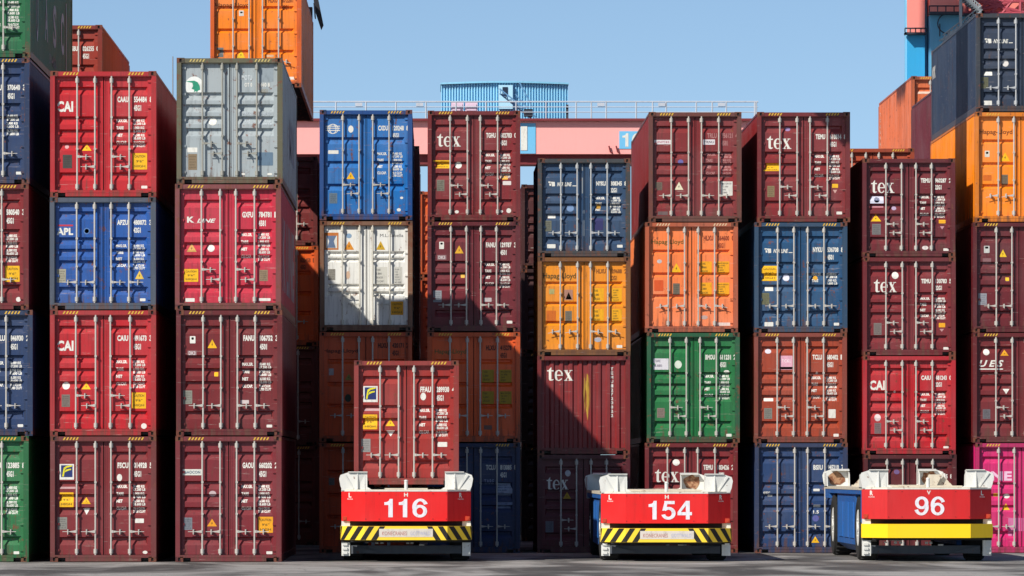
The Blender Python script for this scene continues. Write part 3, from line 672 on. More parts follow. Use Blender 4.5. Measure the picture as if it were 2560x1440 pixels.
stack(YB, .004, [
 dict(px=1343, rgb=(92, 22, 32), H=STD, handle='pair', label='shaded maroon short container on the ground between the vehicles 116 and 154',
      marks=[('tex',1367,1193,1422,1225),('c',1420,1183,7,8,(200,200,205)),('tri',1408,1230,1428,1247,(190,150,30)),P(1364,1303,1384,1331,(120,122,130))]),
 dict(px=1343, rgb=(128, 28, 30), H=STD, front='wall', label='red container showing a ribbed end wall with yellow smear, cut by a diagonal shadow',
      marks=[('tex',1368,918,1434,952),('smear',1456,930,1478,1062)]+[('t',c,1527,918+i*10.6,1533.5,926+i*10.6,WHITE,'b') for i, c in enumerate('TEMU12720822')]),
 dict(px=1344, rgb=ORY, H=STD, kind='threeh', handle='droop', rust=.2, frame=(120, 76, 34), label='yellow orange short container under the navy one in the middle stack',
      marks=[HL(1358,682,1440,700,(70,62,20)),('code','HLXU','129688','2','22G1',.12,(140,78,16)),('box',1483,720,1510,756,(246,176,0),3),('box',1530,720,1555,756,(246,176,0),5),('box',1483,772,1510,808,(246,176,0),3),('box',1530,772,1555,808,(246,176,0),5),P(1413,777,1430,806,(120,112,98)),('r',1411,724,1432,750,(180,130,110)),('tri',1414,730,1430,748,(235,230,230)),('r',1373,722,1386,735,(176,170,110)),('r',1366,776,1390,806,(212,106,12)),('c',1495,849,9,6,(180,180,190)),bottom(1549,866,14)]),
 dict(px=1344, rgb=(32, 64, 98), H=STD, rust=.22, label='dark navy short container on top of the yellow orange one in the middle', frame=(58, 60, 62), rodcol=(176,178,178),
      marks=NYK(1371,453)+[('code','NYKU','308345','8','22G1',.23),('data',.39,WHITE,3),('c',1426,520,9,9,(110,140,180)),('r',1491,510,1502,522,(190,140,40)),('r',1370,537,1389,545,WHITE),P(1362,551,1379,578,(112,114,100)),('r',1487,545,1508,575,(44,44,100),'paint_patch'),('r',1368,610,1389,620,WHITE),('r',1367,404,1395,408,(200,195,180),'scrape'),('r',1495,404,1560,407,(200,195,180),'scrape'),('r',1455,410,1459,500,(140,146,150),'scrape'),('r',1457,520,1461,590,(140,146,150),'scrape'),bottom(1550,615,14)]),
], L=6.058)
stack(YB, .004, [
 dict(px=1612, rgb=MAR, label='maroon container on the ground right behind the vehicle numbered 154', marks=[('c',1691,1156,9,8),('tex',1638,1173,1698,1206),('code','TEMU','103426','2','45G1',.2),('data',.4)]),
 dict(px=1617, rgb=GRN, handle='pair', label='green container with white label, above the maroon one behind vehicle 154', frame=(22, 84, 50), rust=.2,
      marks=[('box',1634,896,1672,924,(228,224,230),2,(120,110,130)),('c',1696,911,9,10,(225,235,220)),('code','BMOU','611231','2','45G1',.2),('c',1817,929,7,4),('data',.385),P(1643,1020,1662,1044,(140,122,112)),bottom(1823,1088,13)]),
 dict(px=1612.5, rgb=ORL, kind='threeh', handle='droop', frame=(170, 84, 52), stripes=(225,190,150), label='pale orange container between the green one and the top maroon one',
      marks=[HL(1629,598,1709,613,(96,86,20)),('code','HLXU','364600','0','45G1',.12,(140,52,20)),('c',1649,653,6,5,(205,196,196)),('tri',1679,657,1704,680),('box',1751,653,1780,686,(246,170,0),3),('box',1793,653,1824,686,(246,170,0),5),('box',1751,706,1780,740,(246,170,0),3),('box',1793,706,1824,740,(246,170,0),5),P(1683,708,1700,737,(112,104,88)),('r',1636,700,1659,727,(222,86,26)),('c',1761,793,9,5,(200,170,160)),('r',1792,806,1826,814,(235,215,205))]),
 dict(px=1621.5, rgb=(124, 34, 36), rust=.24, frame=(100, 54, 46), rodcol=(186,180,170), label='maroon container with cream triangle and white name strip on the pale orange one',
      marks=[('strip',1636,349,1677,360,(232,226,228),'UNIT45',(190,130,140)),('strip',1758,348,1788,361,(232,226,228),'TRNU',(120,110,120)),('code','TRLU','756121','4','4581',.19,(176,120,118)),('data',.37,(190,130,128)),('c',1702,404,7,6,(110,104,170)),P(1638,455,1656,475,(112,96,84)),('tri',1687,454,1709,474,(236,228,196)),('box',1802,453,1832,488,(226,224,214),4,(120,110,110)),('r',1645,528,1670,537,(112,92,92),'scrape')]),
])
stack(YB, .004, [
 dict(px=1887, rgb=(32, 60, 104), label='dark blue container on the ground between the vehicles 154 and 96', frame=(44, 54, 84),
      marks=[('code','BSIU','945210','7','4521',.2),('t','SITC',1908,1229,1926,1237,WHITE,'i'),('r',1920,1237,1932,1241,WHITE,'lettering'),('r',2034,1222,2050,1228,WHITE),('r',2034,1262,2052,1268,WHITE),('t','1.5',2034,1276,2048,1284,WHITE,'b'),('c',2040,1296,8,8,(96,100,170)),('tri',2029,1341,2049,1357)]),
 dict(px=1885, rgb=(156, 60, 32), handle='pair', label='brown orange container with pink label above the dark blue ground container', frame=(128, 58, 44), rust=.2,
      marks=[('c',1921,878,8,6,(220,214,225)),('r',1951,889,1982,924,(236,176,196)),('r',1951,917,1982,923,(240,232,236),'label_edge'),('t','TCKL',1955,898,1979,906,(250,225,232),'b'),('code','TCLU','680402','1','45G1',.2),('data',.4),('c',2043,932,3,3),('r',1910,995,1934,1003,WHITE),P(1911,1020,1931,1047,(130,128,120)),('r',2072,1023,2090,1045,(236,230,222)),bottom(2091,1088,13)]),
 dict(px=1886, rgb=NAV2, label='blue container with yellow caution label directly below the maroon top one', frame=(40, 66, 92),
      marks=NYK(1912,620)+[('code','NYKU','536708','8','4501',.225),('caut',1904,664,1944,702),('c',1966,694,8.5,8.5,(225,225,240)),('c',2004,695,6,4),('c',2039,695,6,6,(225,165,40)),('data',.46,WHITE,2),('r',1913,717,1934,727,WHITE),P(1904,732,1924,761,(112,112,84)),('r',1912,805,1934,816,WHITE),bottom(2092,810,13)]),
 dict(px=1893, rgb=MAR, handle='pair', label='maroon container with white three letter word, over the blue one with caution label',
      marks=[('c',1970,322,7,5,(160,132,180)),('tex',1918,339,1979,372),('code','TEMU','610814','8','45G1',.2),('data',.39),('caut',1909,408,1949,427),('r',2005,413,2015,421,WHITE),P(1919,464,1937,492,(138,118,84)),('r',2081,459,2096,469,(248,190,30)),('tri',2083,483,2094,474,(215,170,160)),bottom(2099,532,14)]),
])
stack(YB, .004, [
 dict(px=2159, rgb=(92, 26, 30), H=STD, label='dark maroon short container on the ground behind the vehicle numbered 96', marks=[('c',2243,1180,7,6,(100,76,124)),('code','TEMU','220435','8','22G1',.2)]),
 dict(px=2157, rgb=(176, 16, 28), H=STD, handle='pair', label='bright red short container above the vehicle numbered 96', frame=(170,30,40),
      marks=[('t','CAI',2175,951,2213,975,WHITE,'h'),('c',2238,979,3,3),('code','CAIU','481243','0','22G1',.2),('data',.38),('c',2195,1044,8,9,(225,205,205)),P(2187,1057,2204,1084,(128,108,108)),('c',2275,1095,3,3),('c',2284,1095,3,3),bottom(2366,1119,13)]),
 dict(px=2157, rgb=(118, 30, 36), H=STD, handle='pair', label='maroon short container directly on the bright red short one',
      marks=[('c',2239,688,8.5,9),('tex',2186,698,2243,731),('code','TEMU','130783','5','22G1',.22),('data',.41),P(2185,807,2205,837,(124,112,108)),('r',2348,807,2364,818,(248,175,20)),('tri',2350,829,2361,822,(200,150,150)),bottom(2366,871,13)]),
 dict(px=2156, rgb=(104, 26, 34), H=STD, handle='pair', label='maroon short container with blue white label, topmost above vehicle 96',
      marks=[('tex',2179,450,2237,482),('code','TEMU','960287','2','22G1',.2),('data',.38),('r',2176,490,2210,508,(222,222,240)),('c',2193,499,7,7,(110,130,190)),('r',2176,514,2210,518,(206,140,150)),('c',2236,520,6,5,(180,160,190)),('tri',2178,535,2204,553),P(2181,559,2203,586,(120,116,116)),('r',2348,549,2365,558,(248,175,20)),('tri',2351,573,2362,565,(200,150,160)),('c',2314,619,8,5,(235,225,220)),bottom(2366,624,13)]),
], L=6.058)
stack(YB, .004, [
 dict(px=2438, rgb=MAG, label='magenta container on the ground at the right edge behind vehicle 96', frame=(176, 30, 90),
      marks=[('t','ONE',2444,1178,2531,1202,(245,200,225),'h'),('r',2485,1233,2500,1241,(235,190,20)),('c',2518,1240,8,6),('tri',2506,1258,2526,1275,(245,190,20)),('r',2522,1295,2560,1340,(215,120,170),'paint_patch')]),
 dict(px=2432, rgb=(110, 28, 32), handle='pair', label='maroon container with slanted white letters directly above the magenta container',
      marks=[('c',2467,880,8,8),('tri',2502,874,2523,889,(240,165,10)),('t','U E S',2449,900,2510,917,WHITE,'i'),('r',2449,921,2509,924,WHITE,'lettering'),('tri',2508,985,2525,972,WHITE),P(2458,1023,2477,1047,(108,104,110))]),
 dict(px=2432, rgb=(98, 22, 30), label='dark maroon container with grey plate between the slanted letters one and the orange one',
      marks=[('r',2461,614,2475,632,(205,205,200)),('r',2464,616,2472,621,BLACK,'sticker_mark'),('r',2458,645,2479,659,(140,98,102)),('tri',2499,623,2518,642,(245,200,30)),('r',2515,693,2524,702,(245,200,40)),P(2447,733,2468,762,(150,152,160))]),
 dict(px=2437, rgb=(244, 134, 8), kind='threeh', handle='droop', stripes=(225,170,60), label='bright orange container at the right edge, below the navy top container',
      marks=[HL(2450,323,2532,338,(110,52,8)),('r',2463,376,2475,392,(222,214,200)),('r',2466,379,2472,384,BLACK,'sticker_mark'),('tri',2502,380,2526,402),('r',2459,437,2480,451,(214,104,14)),P(2505,436,2521,462,(120,104,84))]),
 dict(px=2440, rgb=(36, 50, 72), H=STD, label='navy container on top of the rightmost stack, its long side lit', frame=(48, 52, 60), rodcol=(176,178,180),
      marks=NYK(2463,95)+[('c',2515,157,8,9,(215,210,205)),('r',2461,178,2482,188,WHITE),P(2452,192,2472,220,(100,100,76)),('r',2461,251,2481,262,WHITE)],
      sidemarks=[('NYK',-1,11.1,1.75,12.0,2.1,WHITE)]),
])
# next bays behind
BG = dict(full=False)
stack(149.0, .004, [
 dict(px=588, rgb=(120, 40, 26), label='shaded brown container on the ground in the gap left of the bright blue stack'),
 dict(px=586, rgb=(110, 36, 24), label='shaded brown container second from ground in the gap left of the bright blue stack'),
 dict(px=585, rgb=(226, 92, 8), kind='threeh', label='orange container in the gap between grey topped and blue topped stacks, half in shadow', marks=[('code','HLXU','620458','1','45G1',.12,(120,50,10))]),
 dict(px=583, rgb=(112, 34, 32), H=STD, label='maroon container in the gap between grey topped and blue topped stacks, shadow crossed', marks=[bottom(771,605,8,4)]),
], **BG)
for px, Y, hs, cols, lab in (
   (838, 149.0, (HCUB,)*4, ((96,26,24),)*4, ('behind the bright blue topped stack',)),
   (1088, 173.0, (HCUB,)*4, ((150,60,20),(120,40,20),(200,80,30),(222,92,30)), ('far behind in the narrow gap right of the bright blue',)),
   (614, 160.4, (HCUB,)*4, ((110,34,28),)*4, ('behind the gap stack left of the bright blue container',)),  # hidden stack, added to shade the lower part of the far orange one
   (1303, 158.0, (HCUB,HCUB,STD,STD), ((40,14,14),(44,16,14),(60,18,16),(74,24,22)), ('behind the middle stack, seen left of its navy top',)),  # gap's shade put into the colours, nearly black towards the ground
   (1590, 149.0, (HCUB,)*3, ((90,26,26),)*3, ('behind the pale orange container',)),
   (1836, 149.0, (HCUB,)*3, ((90,26,26),)*3, ('behind the stack with the yellow bar container',)),
   (2077, 150.0, (HCUB,)*4, ((150,52,26),(120,40,26),(150,56,30),(176,72,38)), ('behind the right short containers, rusty top showing',)),
   (2375, 148.6, (STD,STD,STD,HCUB,HCUB), ((100,28,30),(110,30,30),(120,36,40),(104,30,36),(96,26,36)), ('behind the rightmost stack, shaded long side',)),
   (2278, 163.4, (HCUB,)*5, ((150,56,30),(160,60,30),(170,66,36),(205,100,58),(212,108,62)), ('far behind the rightmost stack',)),
   (1960, 166.0, (HCUB,)*4, ((140,50,26),)*3+((150,40,36),), ('far behind, its roof edge right of the yellow bar one',)),
   ):
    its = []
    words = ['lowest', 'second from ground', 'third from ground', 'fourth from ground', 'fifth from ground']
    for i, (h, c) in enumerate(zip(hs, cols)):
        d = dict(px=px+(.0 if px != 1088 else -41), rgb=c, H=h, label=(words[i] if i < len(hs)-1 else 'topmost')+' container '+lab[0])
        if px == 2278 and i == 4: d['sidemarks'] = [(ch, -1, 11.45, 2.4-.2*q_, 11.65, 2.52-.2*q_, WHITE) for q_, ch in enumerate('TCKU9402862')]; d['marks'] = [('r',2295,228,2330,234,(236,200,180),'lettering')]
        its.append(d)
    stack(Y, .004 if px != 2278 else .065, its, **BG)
stack(YB, .004, [dict(px=23, rgb=c, H=h, label=l, marks=m) for c, h, l, m in (
   ((120,36,26), HCUB, 'lowest container of the stack behind the two leftmost stacks', None),
   ((120,36,26), HCUB, 'second from ground in the stack hidden behind the leftmost stacks', None),
   ((120,36,26), STD, 'third from ground in the stack hidden behind the leftmost stacks', None),
   ((120,36,26), STD, 'fourth from ground in the stack hidden behind the leftmost stacks', None),
   ((146,46,30), HCUB, 'brown red container peeking over the left bright red one, behind the green one', [('code','TGBU','026255','0','45G1',.19)]))], **BG)
stack(YB, .004, [dict(px=291, rgb=(120, 36, 30), label=w_+' container of the low stack behind the left bright red ones') for w_ in ('lowest', 'middle', 'topmost')], **BG)  # unseen stack, added to keep the sun off the ground behind
# the container on the crane's ropes
oc = container((525.5-PX0)/93.5, 137.2, 12.36, (242, 128, 6), 'bright orange container hanging in the air behind the grey one', kind='threeh', handle='droop', L=13.4, stripes=False, frame=(206, 88, 10),
   rect=(525.5, PY0-(12.36+HCUB-HC_)*93.5, 525.5+228, PY0-(12.36-HC_)*93.5),
   marks=[HL(538,6,622,20,(110,52,8)),('code','HLXU','672261','4','45G1',.17,(150,64,10)),('r',597,25,609,39,(225,220,210)),('r',600,28,606,32,BLACK,'sticker_mark'),P(541,118,558,142,(120,124,124)),('tri',591,124,613,144,(248,205,30)),('r',666,136,684,142,(235,190,150)),('r',722,191,737,198,WHITE)])
def spreader():
    r = empty('crane_spreader', (oc.location.x, 137.2, 12.36+HCUB)); tag(r, 'dark steel lifting frame gripping the hanging orange container, corner flaps down', 'spreader')
    m = paint((34, 32, 36), rust=.1)
    b = MB()
    for sx in (-1, 1): b.box(sx*.9-.12, sx*.9+.12, .3, 13.1, .32, .62)
    for y in (.05, 12.9): b.box(-1.2, 1.2, y, y+.4, .02, .42)
    b.box(-1.0, 1.0, 5.2, 8.2, .63, 1.1); b.build('beam_frame', m, r)
    for sx in (-1, 1):
        f = MB(); f.prism([(sx*1.22, 13.3, .7), (sx*1.36, 13.3, .7), (sx*1.52, 13.3, -.08), (sx*1.45, 13.3, -.22), (sx*1.28, 13.3, .3)], (0, .12, 0))
        f.prism([(sx*1.24, 12.5, .5), (sx*1.24, 13.3, .5), (sx*1.27, 13.3, .1), (sx*1.27, 12.6, .1)], (sx*.03, 0, 0)); f.build('guide_flap', m, r)
    for sx in (-1, 1):
        for y in (5.5, 7.9): MB().tube((sx*.8, y, 1.1), (sx*.8, y, 23), .025).build('hoist_rope', m, r)
    # added unseen mast casts the rightmost stack's shadow band; beam and girder carry it
    ox, oz = r.location.x, r.location.z
    pk = paint((150, 60, 60), rough=.6, rust=.1)
    q = MB(); q.box(-1.6, 4.0-ox, 5.2, 8.2, 23, 24.4); q.build('trolley_beam', pk, r)
    q = MB(); q.box(4.0-ox, 5.4-ox, -60, 60, 23, 25); q.build('girder', pk, r)
    q = MB(); q.box(3.95-ox, 5.35-ox, -9.6, -8.1, 18.2-oz, 38.2-oz); q.build('mast', pk, r)
spreader()

# ------------------------------------------------------------------ guided vehicles
def agv(px, ride, number, label, front_letters, striped=True, Y=118.4, load=False):
    s = FPX/Y; cx = (px-PX0)/s; gz = 0
    root = empty('guided_vehicle', (cx, Y, gz)); tag(root, label, 'transport vehicle', 'driverless container carriers')
    white = paint((214, 214, 208), rough=.5, rust=.12, dirt=.3); tanw = paint((206, 196, 176), rough=.6, rust=.22, dirt=.4)
    red = paint((222, 6, 8) if number != '96' else (200, 20, 24), rough=.6, rust=.04, dirt=.3, fade=.12)
    dark = paint((26, 27, 30), rough=.7, rust=.05); greym = paint((84, 90, 98), rough=.6, rust=.1); tyre = paint((22, 22, 22), rough=.9, rust=0, dirt=.6)
    blue = paint((22, 92, 164), rough=.5, rust=.2, dirt=.8); r_ = ride
    LEN = 12.5
        # deck
    d = MB(); d.prism([(-1.5, .53, 1.60+r_), (-.955, .012, 1.60+r_), (.955, .012, 1.60+r_), (1.5, .53, 1.60+r_), (1.5, LEN-.4, 1.60+r_), (.95, LEN, 1.60+r_), (-.95, LEN, 1.60+r_), (-1.5, LEN-.4, 1.60+r_)], (0, 0, .065))
    for i in range(4): d.box(-1.0, 1.0, 2.2+i*2.4, 2.5+i*2.4, 1.666+r_, 1.70+r_)
    d.box(-.5, .5, .6, 12, 1.667+r_, 1.695+r_)
    d.build('deck', tanw, root)
    # chassis
    ch = MB(); ch.box(-.95, .95, .62, LEN-.6, .55+r_, 1.595+r_); ch.box(-1.3, 1.3, .62, 1.0, .95+r_, 1.595+r_); ch.box(-1.3, 1.3, LEN-1, LEN-.6, .6+r_, 1.595+r_)
    ch.box(-1.42, 1.42, .46, .60, .80+r_, .93+r_)
    ch.build('chassis', dark, root)
    bp = MB()
    for sx in (-1, 1):
        a, c = sorted((sx*1.495, sx*1.30)); bp.box(a, c, .44, .62, .13, .93+r_)
        bp.prism([(sx*1.5, .435, .80+r_), (sx*1.28, .435, .80+r_), (sx*1.495, .435, .94+r_)], (0, .02, 0))
        for z in (.17, .27, .37): 
            a, c = sorted((sx*1.47, sx*1.36)); bp.box(a, c, .40, .438, z, z+.05)
        a, c = sorted((sx*1.495, sx*1.30)); bp.box(a, c, LEN-.62, LEN-.44, 1.4, 1.59)
    bp.build('leg_plate', white, root)
    ax = MB(); ax.box(-1.28, 1.28, 1.0, 1.12, .17, .36); ax.prism([(-1.28, .9, .36), (-1.28, .9, .17), (-.6, .9, .2)], (0, .08, 0)); ax.prism([(1.28, .9, .36), (1.28, .9, .17), (.6, .9, .2)], (0, .08, 0))
    for y in (2.05, 9.6): ax.box(-1.0, 1.0, y-.2, y+.2, .55, .9)
    ax.build('axle_beam', greym, root)
    fit = MB()
    for x in (-.95, -.72, -.6, .0, .1): fit.box(x, x+.07, .93, .985, .40+.02*(x < -.8), .45); 
    fit.tube((-.9, .8, .5), (-.55, .85, .47), .012); fit.tube((-.7, .8, .55), (-.7, .8, .42), .015); fit.box(.3, .42, .86, .9, .36, .39)
    fit.build('hose_fitting', white, root)
    # red nose
    z0, z1 = .935+r_, 1.62+r_
    n = MB(); n.prism([(-1.5, .52, z0), (-.955, 0, z0), (.955, 0, z0), (1.5, .52, z0), (1.5, .6, z0), (-1.5, .6, z0)], (0, 0, z1-z0)); nose = n.build('nose_panel', red, root)
    n = MB(); n.prism([(-1.5, .515, z1+.001), (-.955, -.006, z1+.001), (.955, -.006, z1+.001), (1.5, .515, z1+.001), (1.5, .58, z1+.001), (-1.5, .58, z1+.001)], (0, 0, .022)); n.build('deck_edge', white, root)
    q = MB()
    for x in (-.93, -.62, .62, .93):
        for z in (z0+.05, z1-.05): q.tube((x, -.001, z), (x, -.008, z), .014, seg=6)
    q.build('bolt', paint((150, 20, 20), rough=.5, rust=.1), nose)
    # bumper
    yel = paint((252, 206, 0) if number == '96' else (250, 210, 50), rough=.5, rust=0, dirt=.12, fade=.05)
    zb0, zb1 = .50+r_, .82+r_
    if number == '96': zb0 = .50+r_
    n = MB(); n.prism([(-1.52, .41, zb0), (-.955, -.10, zb0), (.955, -.10, zb0), (1.52, .41, zb0), (1.52, .5, zb0), (-1.52, .5, zb0)], (0, 0, zb1-zb0)); bump = n.build('bumper', yel, root)
    n = MB(); n.box(-1.5, 1.5, .42, .5, zb0-.06, zb0-.002); n.box(-1.28, 1.28, .2, .42, zb0-.05, zb0-.002); n.build('bumper_shadow_rail', dark, root)
    sl_ = math.hypot(.565, .42)
    def wrap(u, z, off=.0035):
        if u < -.955: k = (-.955-u)/.565; return (u - off*.6, -.10+.51*k - off, z)
        if u > .955: k = (u-.955)/.565; return (u + off*.6, -.10+.51*k - off, z)
        return (u, -.10-off, z)
    if striped:
        fl = []
        hgt = zb1-zb0
        for sx in (-1, 1):
            for i in range(5):
                a = .68+i*.25; fl.append([(sx*a, zb0+.004), (sx*(a+.10), zb0+.004), (sx*(a+.10-.17), zb1-.004), (sx*(a-.17), zb1-.004)] if False else [(sx*(a-.17+.17), zb0+.004), (sx*(a+.125), zb0+.004), (sx*(a+.125-.2), zb1-.004), (sx*(a-.2), zb1-.004)])
        bm = bmesh.new()
        for q in fl:
            bm.faces.new([bm.verts.new((max(-1.515, min(1.515, u)), 0, z)) for u, z in q])
        for u in (-.955, .955): bmesh.ops.bisect_plane(bm, geom=bm.verts[:]+bm.edges[:]+bm.faces[:], plane_co=(u, 0, 0), plane_no=(1, 0, 0))
        for v in bm.verts: v.co = wrap(v.co.x, v.co.z)
        me = bpy.data.meshes.new('hazard_stripes'); bm.to_mesh(me); bm.free(); me.materials.append(None); link('hazard_stripes', me, decal_mat((26, 22, 16)), bump)
        q = MB(); q.box(-.62, .62, -.106, -.1035, zb0+.07, zb1-.06); lp = q.build('name_board', decal_mat((226, 216, 204)), bump)
        for st, xa, xb, cc in (('KONECRANES', -.55, .02, (196, 140, 132)), ('GOTTWALD', .1, .56, (190, 190, 214))):
            vs, fs = text_shape(st, 'n'); q = MB(); q.v = [(xa+(xb-xa)*u, -.1085, zb0+.11+.09*v) for u, v in vs]; q.f = fs; q.build('board_lettering', decal_mat(cc), lp)
    # number and side letters
    def write(t, xa, za, xb, zb, st, colr=WHITE, facet=0, nm='lettering'):
        vs, fs = text_shape(t, st); q = MB()
        for u, v in vs:
            x = xa+(xb-xa)*u; z = za+(zb-za)*v
            y = -.004 if abs(x) <= .955 else (abs(x)-.955)/.545*.52-.006
            q.v.append((x, y, z))
        if st == 'H':
            for j, f in enumerate(fs):
                for i in f: x, y, z = q.v[i]; q.v[i] = (x, y-.0005*(j % 7), z)
        q.f = fs; q.build(nm, decal_mat(colr), nose)
    nw = {'116': (-.50, .50), '154': (-.42, .58), '96': (-.33, .37)}[number]
    write(number, nw[0], z0+.085, nw[1], z0+.52, 'H', (240, 238, 244), nm='fleet_number')
    l, c, r2 = front_letters
    for t, x in ((l, -1.30), (r2, 1.26)):
        write(t, x-.03, z1-.14, x+.035, z1-.03, 'b'); write({'L': 'links', 'R': 'rechts'}[t], x-.06, z1-.19, x+.07, z1-.155, 'b', (235, 200, 195))
    write(c, -.045, z1-.12, .045, z1-.03, 'b')
    for sx in (-1, 1):
        q = MB(); q.tube((sx*1.42, .44, z0+.06), (sx*1.42, .37, z0+.06), .035, seg=12); q.box(sx*1.42-.05, sx*1.42+.05, .38, .44, z0+.01, z0+.11)
        q.build('marker_lamp', paint((190, 62, 30), rough=.3, rust=0), root)
    q = MB(); q.tube((0, .2, z1+.02), (0, .2, z1+.24), .042, seg=12); q.tube((0, .2, z1+.24), (0, .2, z1+.27), .05, .03, seg=12); q.build('antenna_post', white, root)
    q = MB(); q.tube((-.62, 9.0, z1+.02), (-.62, 9.0, z1+.26), .05, seg=12); q.tube((-.62, 9.0, z1+.26), (-.62, 9.0, z1+.3), .06, .03, seg=12); q.build('antenna_post', white, root)
    # load guides: folded funnel plates
    def guide(x0, y0, sx, sy, mat, worn=None, hgt=.42, wid=.60):
        zt = z1+.022; q = MB()
        def Q(a, b_, c_): return (x0+sx*a, y0+sy*b_, zt+c_)
        # a = 0 outer side .. wid inner; b = 0 outside face .. inwards
        q.prism([Q(.02, .0, 0), Q(wid, .0, 0), Q(wid, .0, hgt), Q(.16, .0, hgt), Q(-.02, .0, hgt-.06), Q(-.05, .0, hgt-.15), Q(-.02, .0, .10)], (0, sy*.02, 0))
        q.prism([Q(.16, -.05, hgt), Q(wid+.005, -.05, hgt), Q(wid+.005, .20, hgt-.03), Q(.16, .20, hgt-.03)], (0, 0, .018))
        q.prism([Q(wid-.02, .02, 0), Q(wid-.02, .02, hgt-.005), Q(wid-.02, .34, hgt-.12), Q(wid-.02, .40, 0)], (sx*.02, 0, 0))
        q.prism([Q(-.0, .021, 0), Q(-.0, .021, hgt-.08), Q(-.0, .75, hgt-.1), Q(-.0, .95, 0)], (sx*.02, 0, 0))
        if sy > 0:
            q.prism([Q(.05, -.035, hgt-.06), Q(.09, -.035, hgt-.04), Q(.30, -.015, .05), Q(.27, -.015, .03)], (0, .012, 0))
            q.prism([Q(.36, -.07, .02), Q(.385, -.07, .02), Q(.385, -.05, hgt-.03), Q(.36, -.05, hgt-.03)], (0, .045, 0))
        q.quad(Q(.36, -.012, .02), Q(wid-.05, -.012, .02), Q(wid-.05, -.005, hgt-.05), Q(.36, -.045, hgt-.05))
        q.quad(Q(.36, -.012, .02), Q(.36, -.045, hgt-.05), Q(.14, -.004, hgt-.05), Q(.26, -.002, .02))
        q.prism([Q(wid+.002, .0, 0), Q(wid+.14, .0, 0), Q(wid+.002, .0, .08)], (0, sy*.02, 0))
        gobj = q.build('load_guide', mat, root)
        if worn:
            fl = MB(); pts = []
            for i in range(16):
                a = 2*math.pi*i/16; rr = 1+random.uniform(-.18, .18); pts.append(Q(wid*.5+wid*.34*rr*math.cos(a), -.03 if sy > 0 else -.003, hgt*.5+hgt*.4*rr*math.sin(a)))
            if sy < 0: pts = [Q(*( (p[0]-x0)/sx, .03, p[2]-zt)) for p in pts]
            fl.quad(*pts); fl.build('worn_patch', worn, gobj)
        return gobj
    wornm = paint((168, 128, 96), rough=.8, rust=.5, dirt=.6)
    guide(-1.5, .44, 1, 1, white); guide(1.5, .44, -1, 1, white)
    for sx in (-1, 1): guide(sx*1.5, LEN-.45, -sx, -1, white, wornm if sx > 0 or number == '96' else None, hgt=.44, wid=.62)
    if not load:
        for sx in (-1, 1):
            q = MB(); 
            for y in (6.0, 7.0) if number == '96' else (): q.prism([(sx*.55, y, z1+.03), (sx*.75, y, z1+.03), (sx*.9, y, z1+.34), (sx*.68, y, z1+.34)], (0, .12, 0)); q.prism([(sx*.75, y+.12, z1+.03), (sx*1.2, y+.12, z1+.03), (sx*.95, y+.12, z1+.3)], (0, .05, 0))
            if number == '96': q.build('load_guide', tanw, root)
    else:
        q = MB()
        for sx in (-1, 1): q.box(sx*1.0-.12, sx*1.0+.12, 1.2, 11.8, z1+.05-.005, z1+.12)
        q.build('load_cradle', dark, root)
    # blue side tanks, wheels
    for sx in (-1, 1):
        a, c = sorted((sx*1.44, sx*.955)); q = MB(); q.box(a, c, 3.1, 8.5, .35, 1.596+r_)
        q.prism([(sx*1.44, 3.1, .349), (sx*1.44, 8.5, .349), (sx*1.2, 8.5, .18), (sx*1.2, 3.1, .18)], (-sx*.2, 0, 0))
        pod = q.build('side_pod', blue, root)
        q = MB(); xx = sx*1.4405; 
        for k in range(3): q.box(min(xx, xx+sx*.02), max(xx, xx+sx*.02), 3.5+k*1.6, 4.7+k*1.6, .5, 1.35)
        q.build('pod_hatch', paint((24, 100, 176), rough=.5, rust=.1, dirt=.4), pod)
        q = MB(); q.box(min(sx*1.49, sx*1.3), max(sx*1.49, sx*1.3), .63, LEN-.63, 1.50+r_, 1.597+r_); q.box(min(sx*1.49, sx*1.3), max(sx*1.49, sx*1.3), .63, 1.0, .9, 1.497+r_); q.box(min(sx*1.49, sx*1.3), max(sx*1.49, sx*1.3), LEN-1.9, LEN-.63, 1.42, 1.497+r_); q.build('side_rail', blue, root)
        for y in (2.05, 9.6):
            q = MB(); R0 = .76; prof = [(.06, R0*.62), (.0, R0*.80), (.02, R0*.95), (.08, R0), (.40, R0), (.46, R0*.95), (.48, R0*.8), (.42, R0*.6)]
            seg = 32
            for px_, r in prof:
                for i in range(seg): a = 2*math.pi*i/seg; q.v.append((sx*(1.49-px_), y+r*math.cos(a), R0+r*math.sin(a)))
            for j in range(len(prof)-1):
                for i in range(seg): q.f.append((j*seg+i, j*seg+(i+1) % seg, (j+1)*seg+(i+1) % seg, (j+1)*seg+i))
            q.f += [tuple(range(seg)), tuple((len(prof)-1)*seg+i for i in range(seg))]
            for i in range(seg):
                a = 2*math.pi*i/seg; c_, s_ = math.cos(a), math.sin(a)
                q.box(min(sx*1.42, sx*1.08), max(sx*1.42, sx*1.08), y+c_*(R0+.004)-.02, y+c_*(R0+.004)+.02, max(.0, R0+s_*(R0+.004)-.02), R0+s_*(R0+.004)+.02)
            wh = q.build('wheel', tyre, root)
            q = MB(); q.tube((sx*1.47, y, R0), (sx*1.40, y, R0), .42, .46, seg=24); q.tube((sx*1.495, y, R0), (sx*1.47, y, R0), .12, seg=12)
            for i in range(10): a = 2*math.pi*i/10; q.tube((sx*1.485, y+.2*math.cos(a), R0+.2*math.sin(a)), (sx*1.47, y+.2*math.cos(a), R0+.2*math.sin(a)), .022, seg=6)
            q.build('rim', white, wh)
    return root
agv(1015, 0, '116', 'red nosed vehicle numbered 116 carrying a maroon container', ('L', 'H', 'R'), load=True)
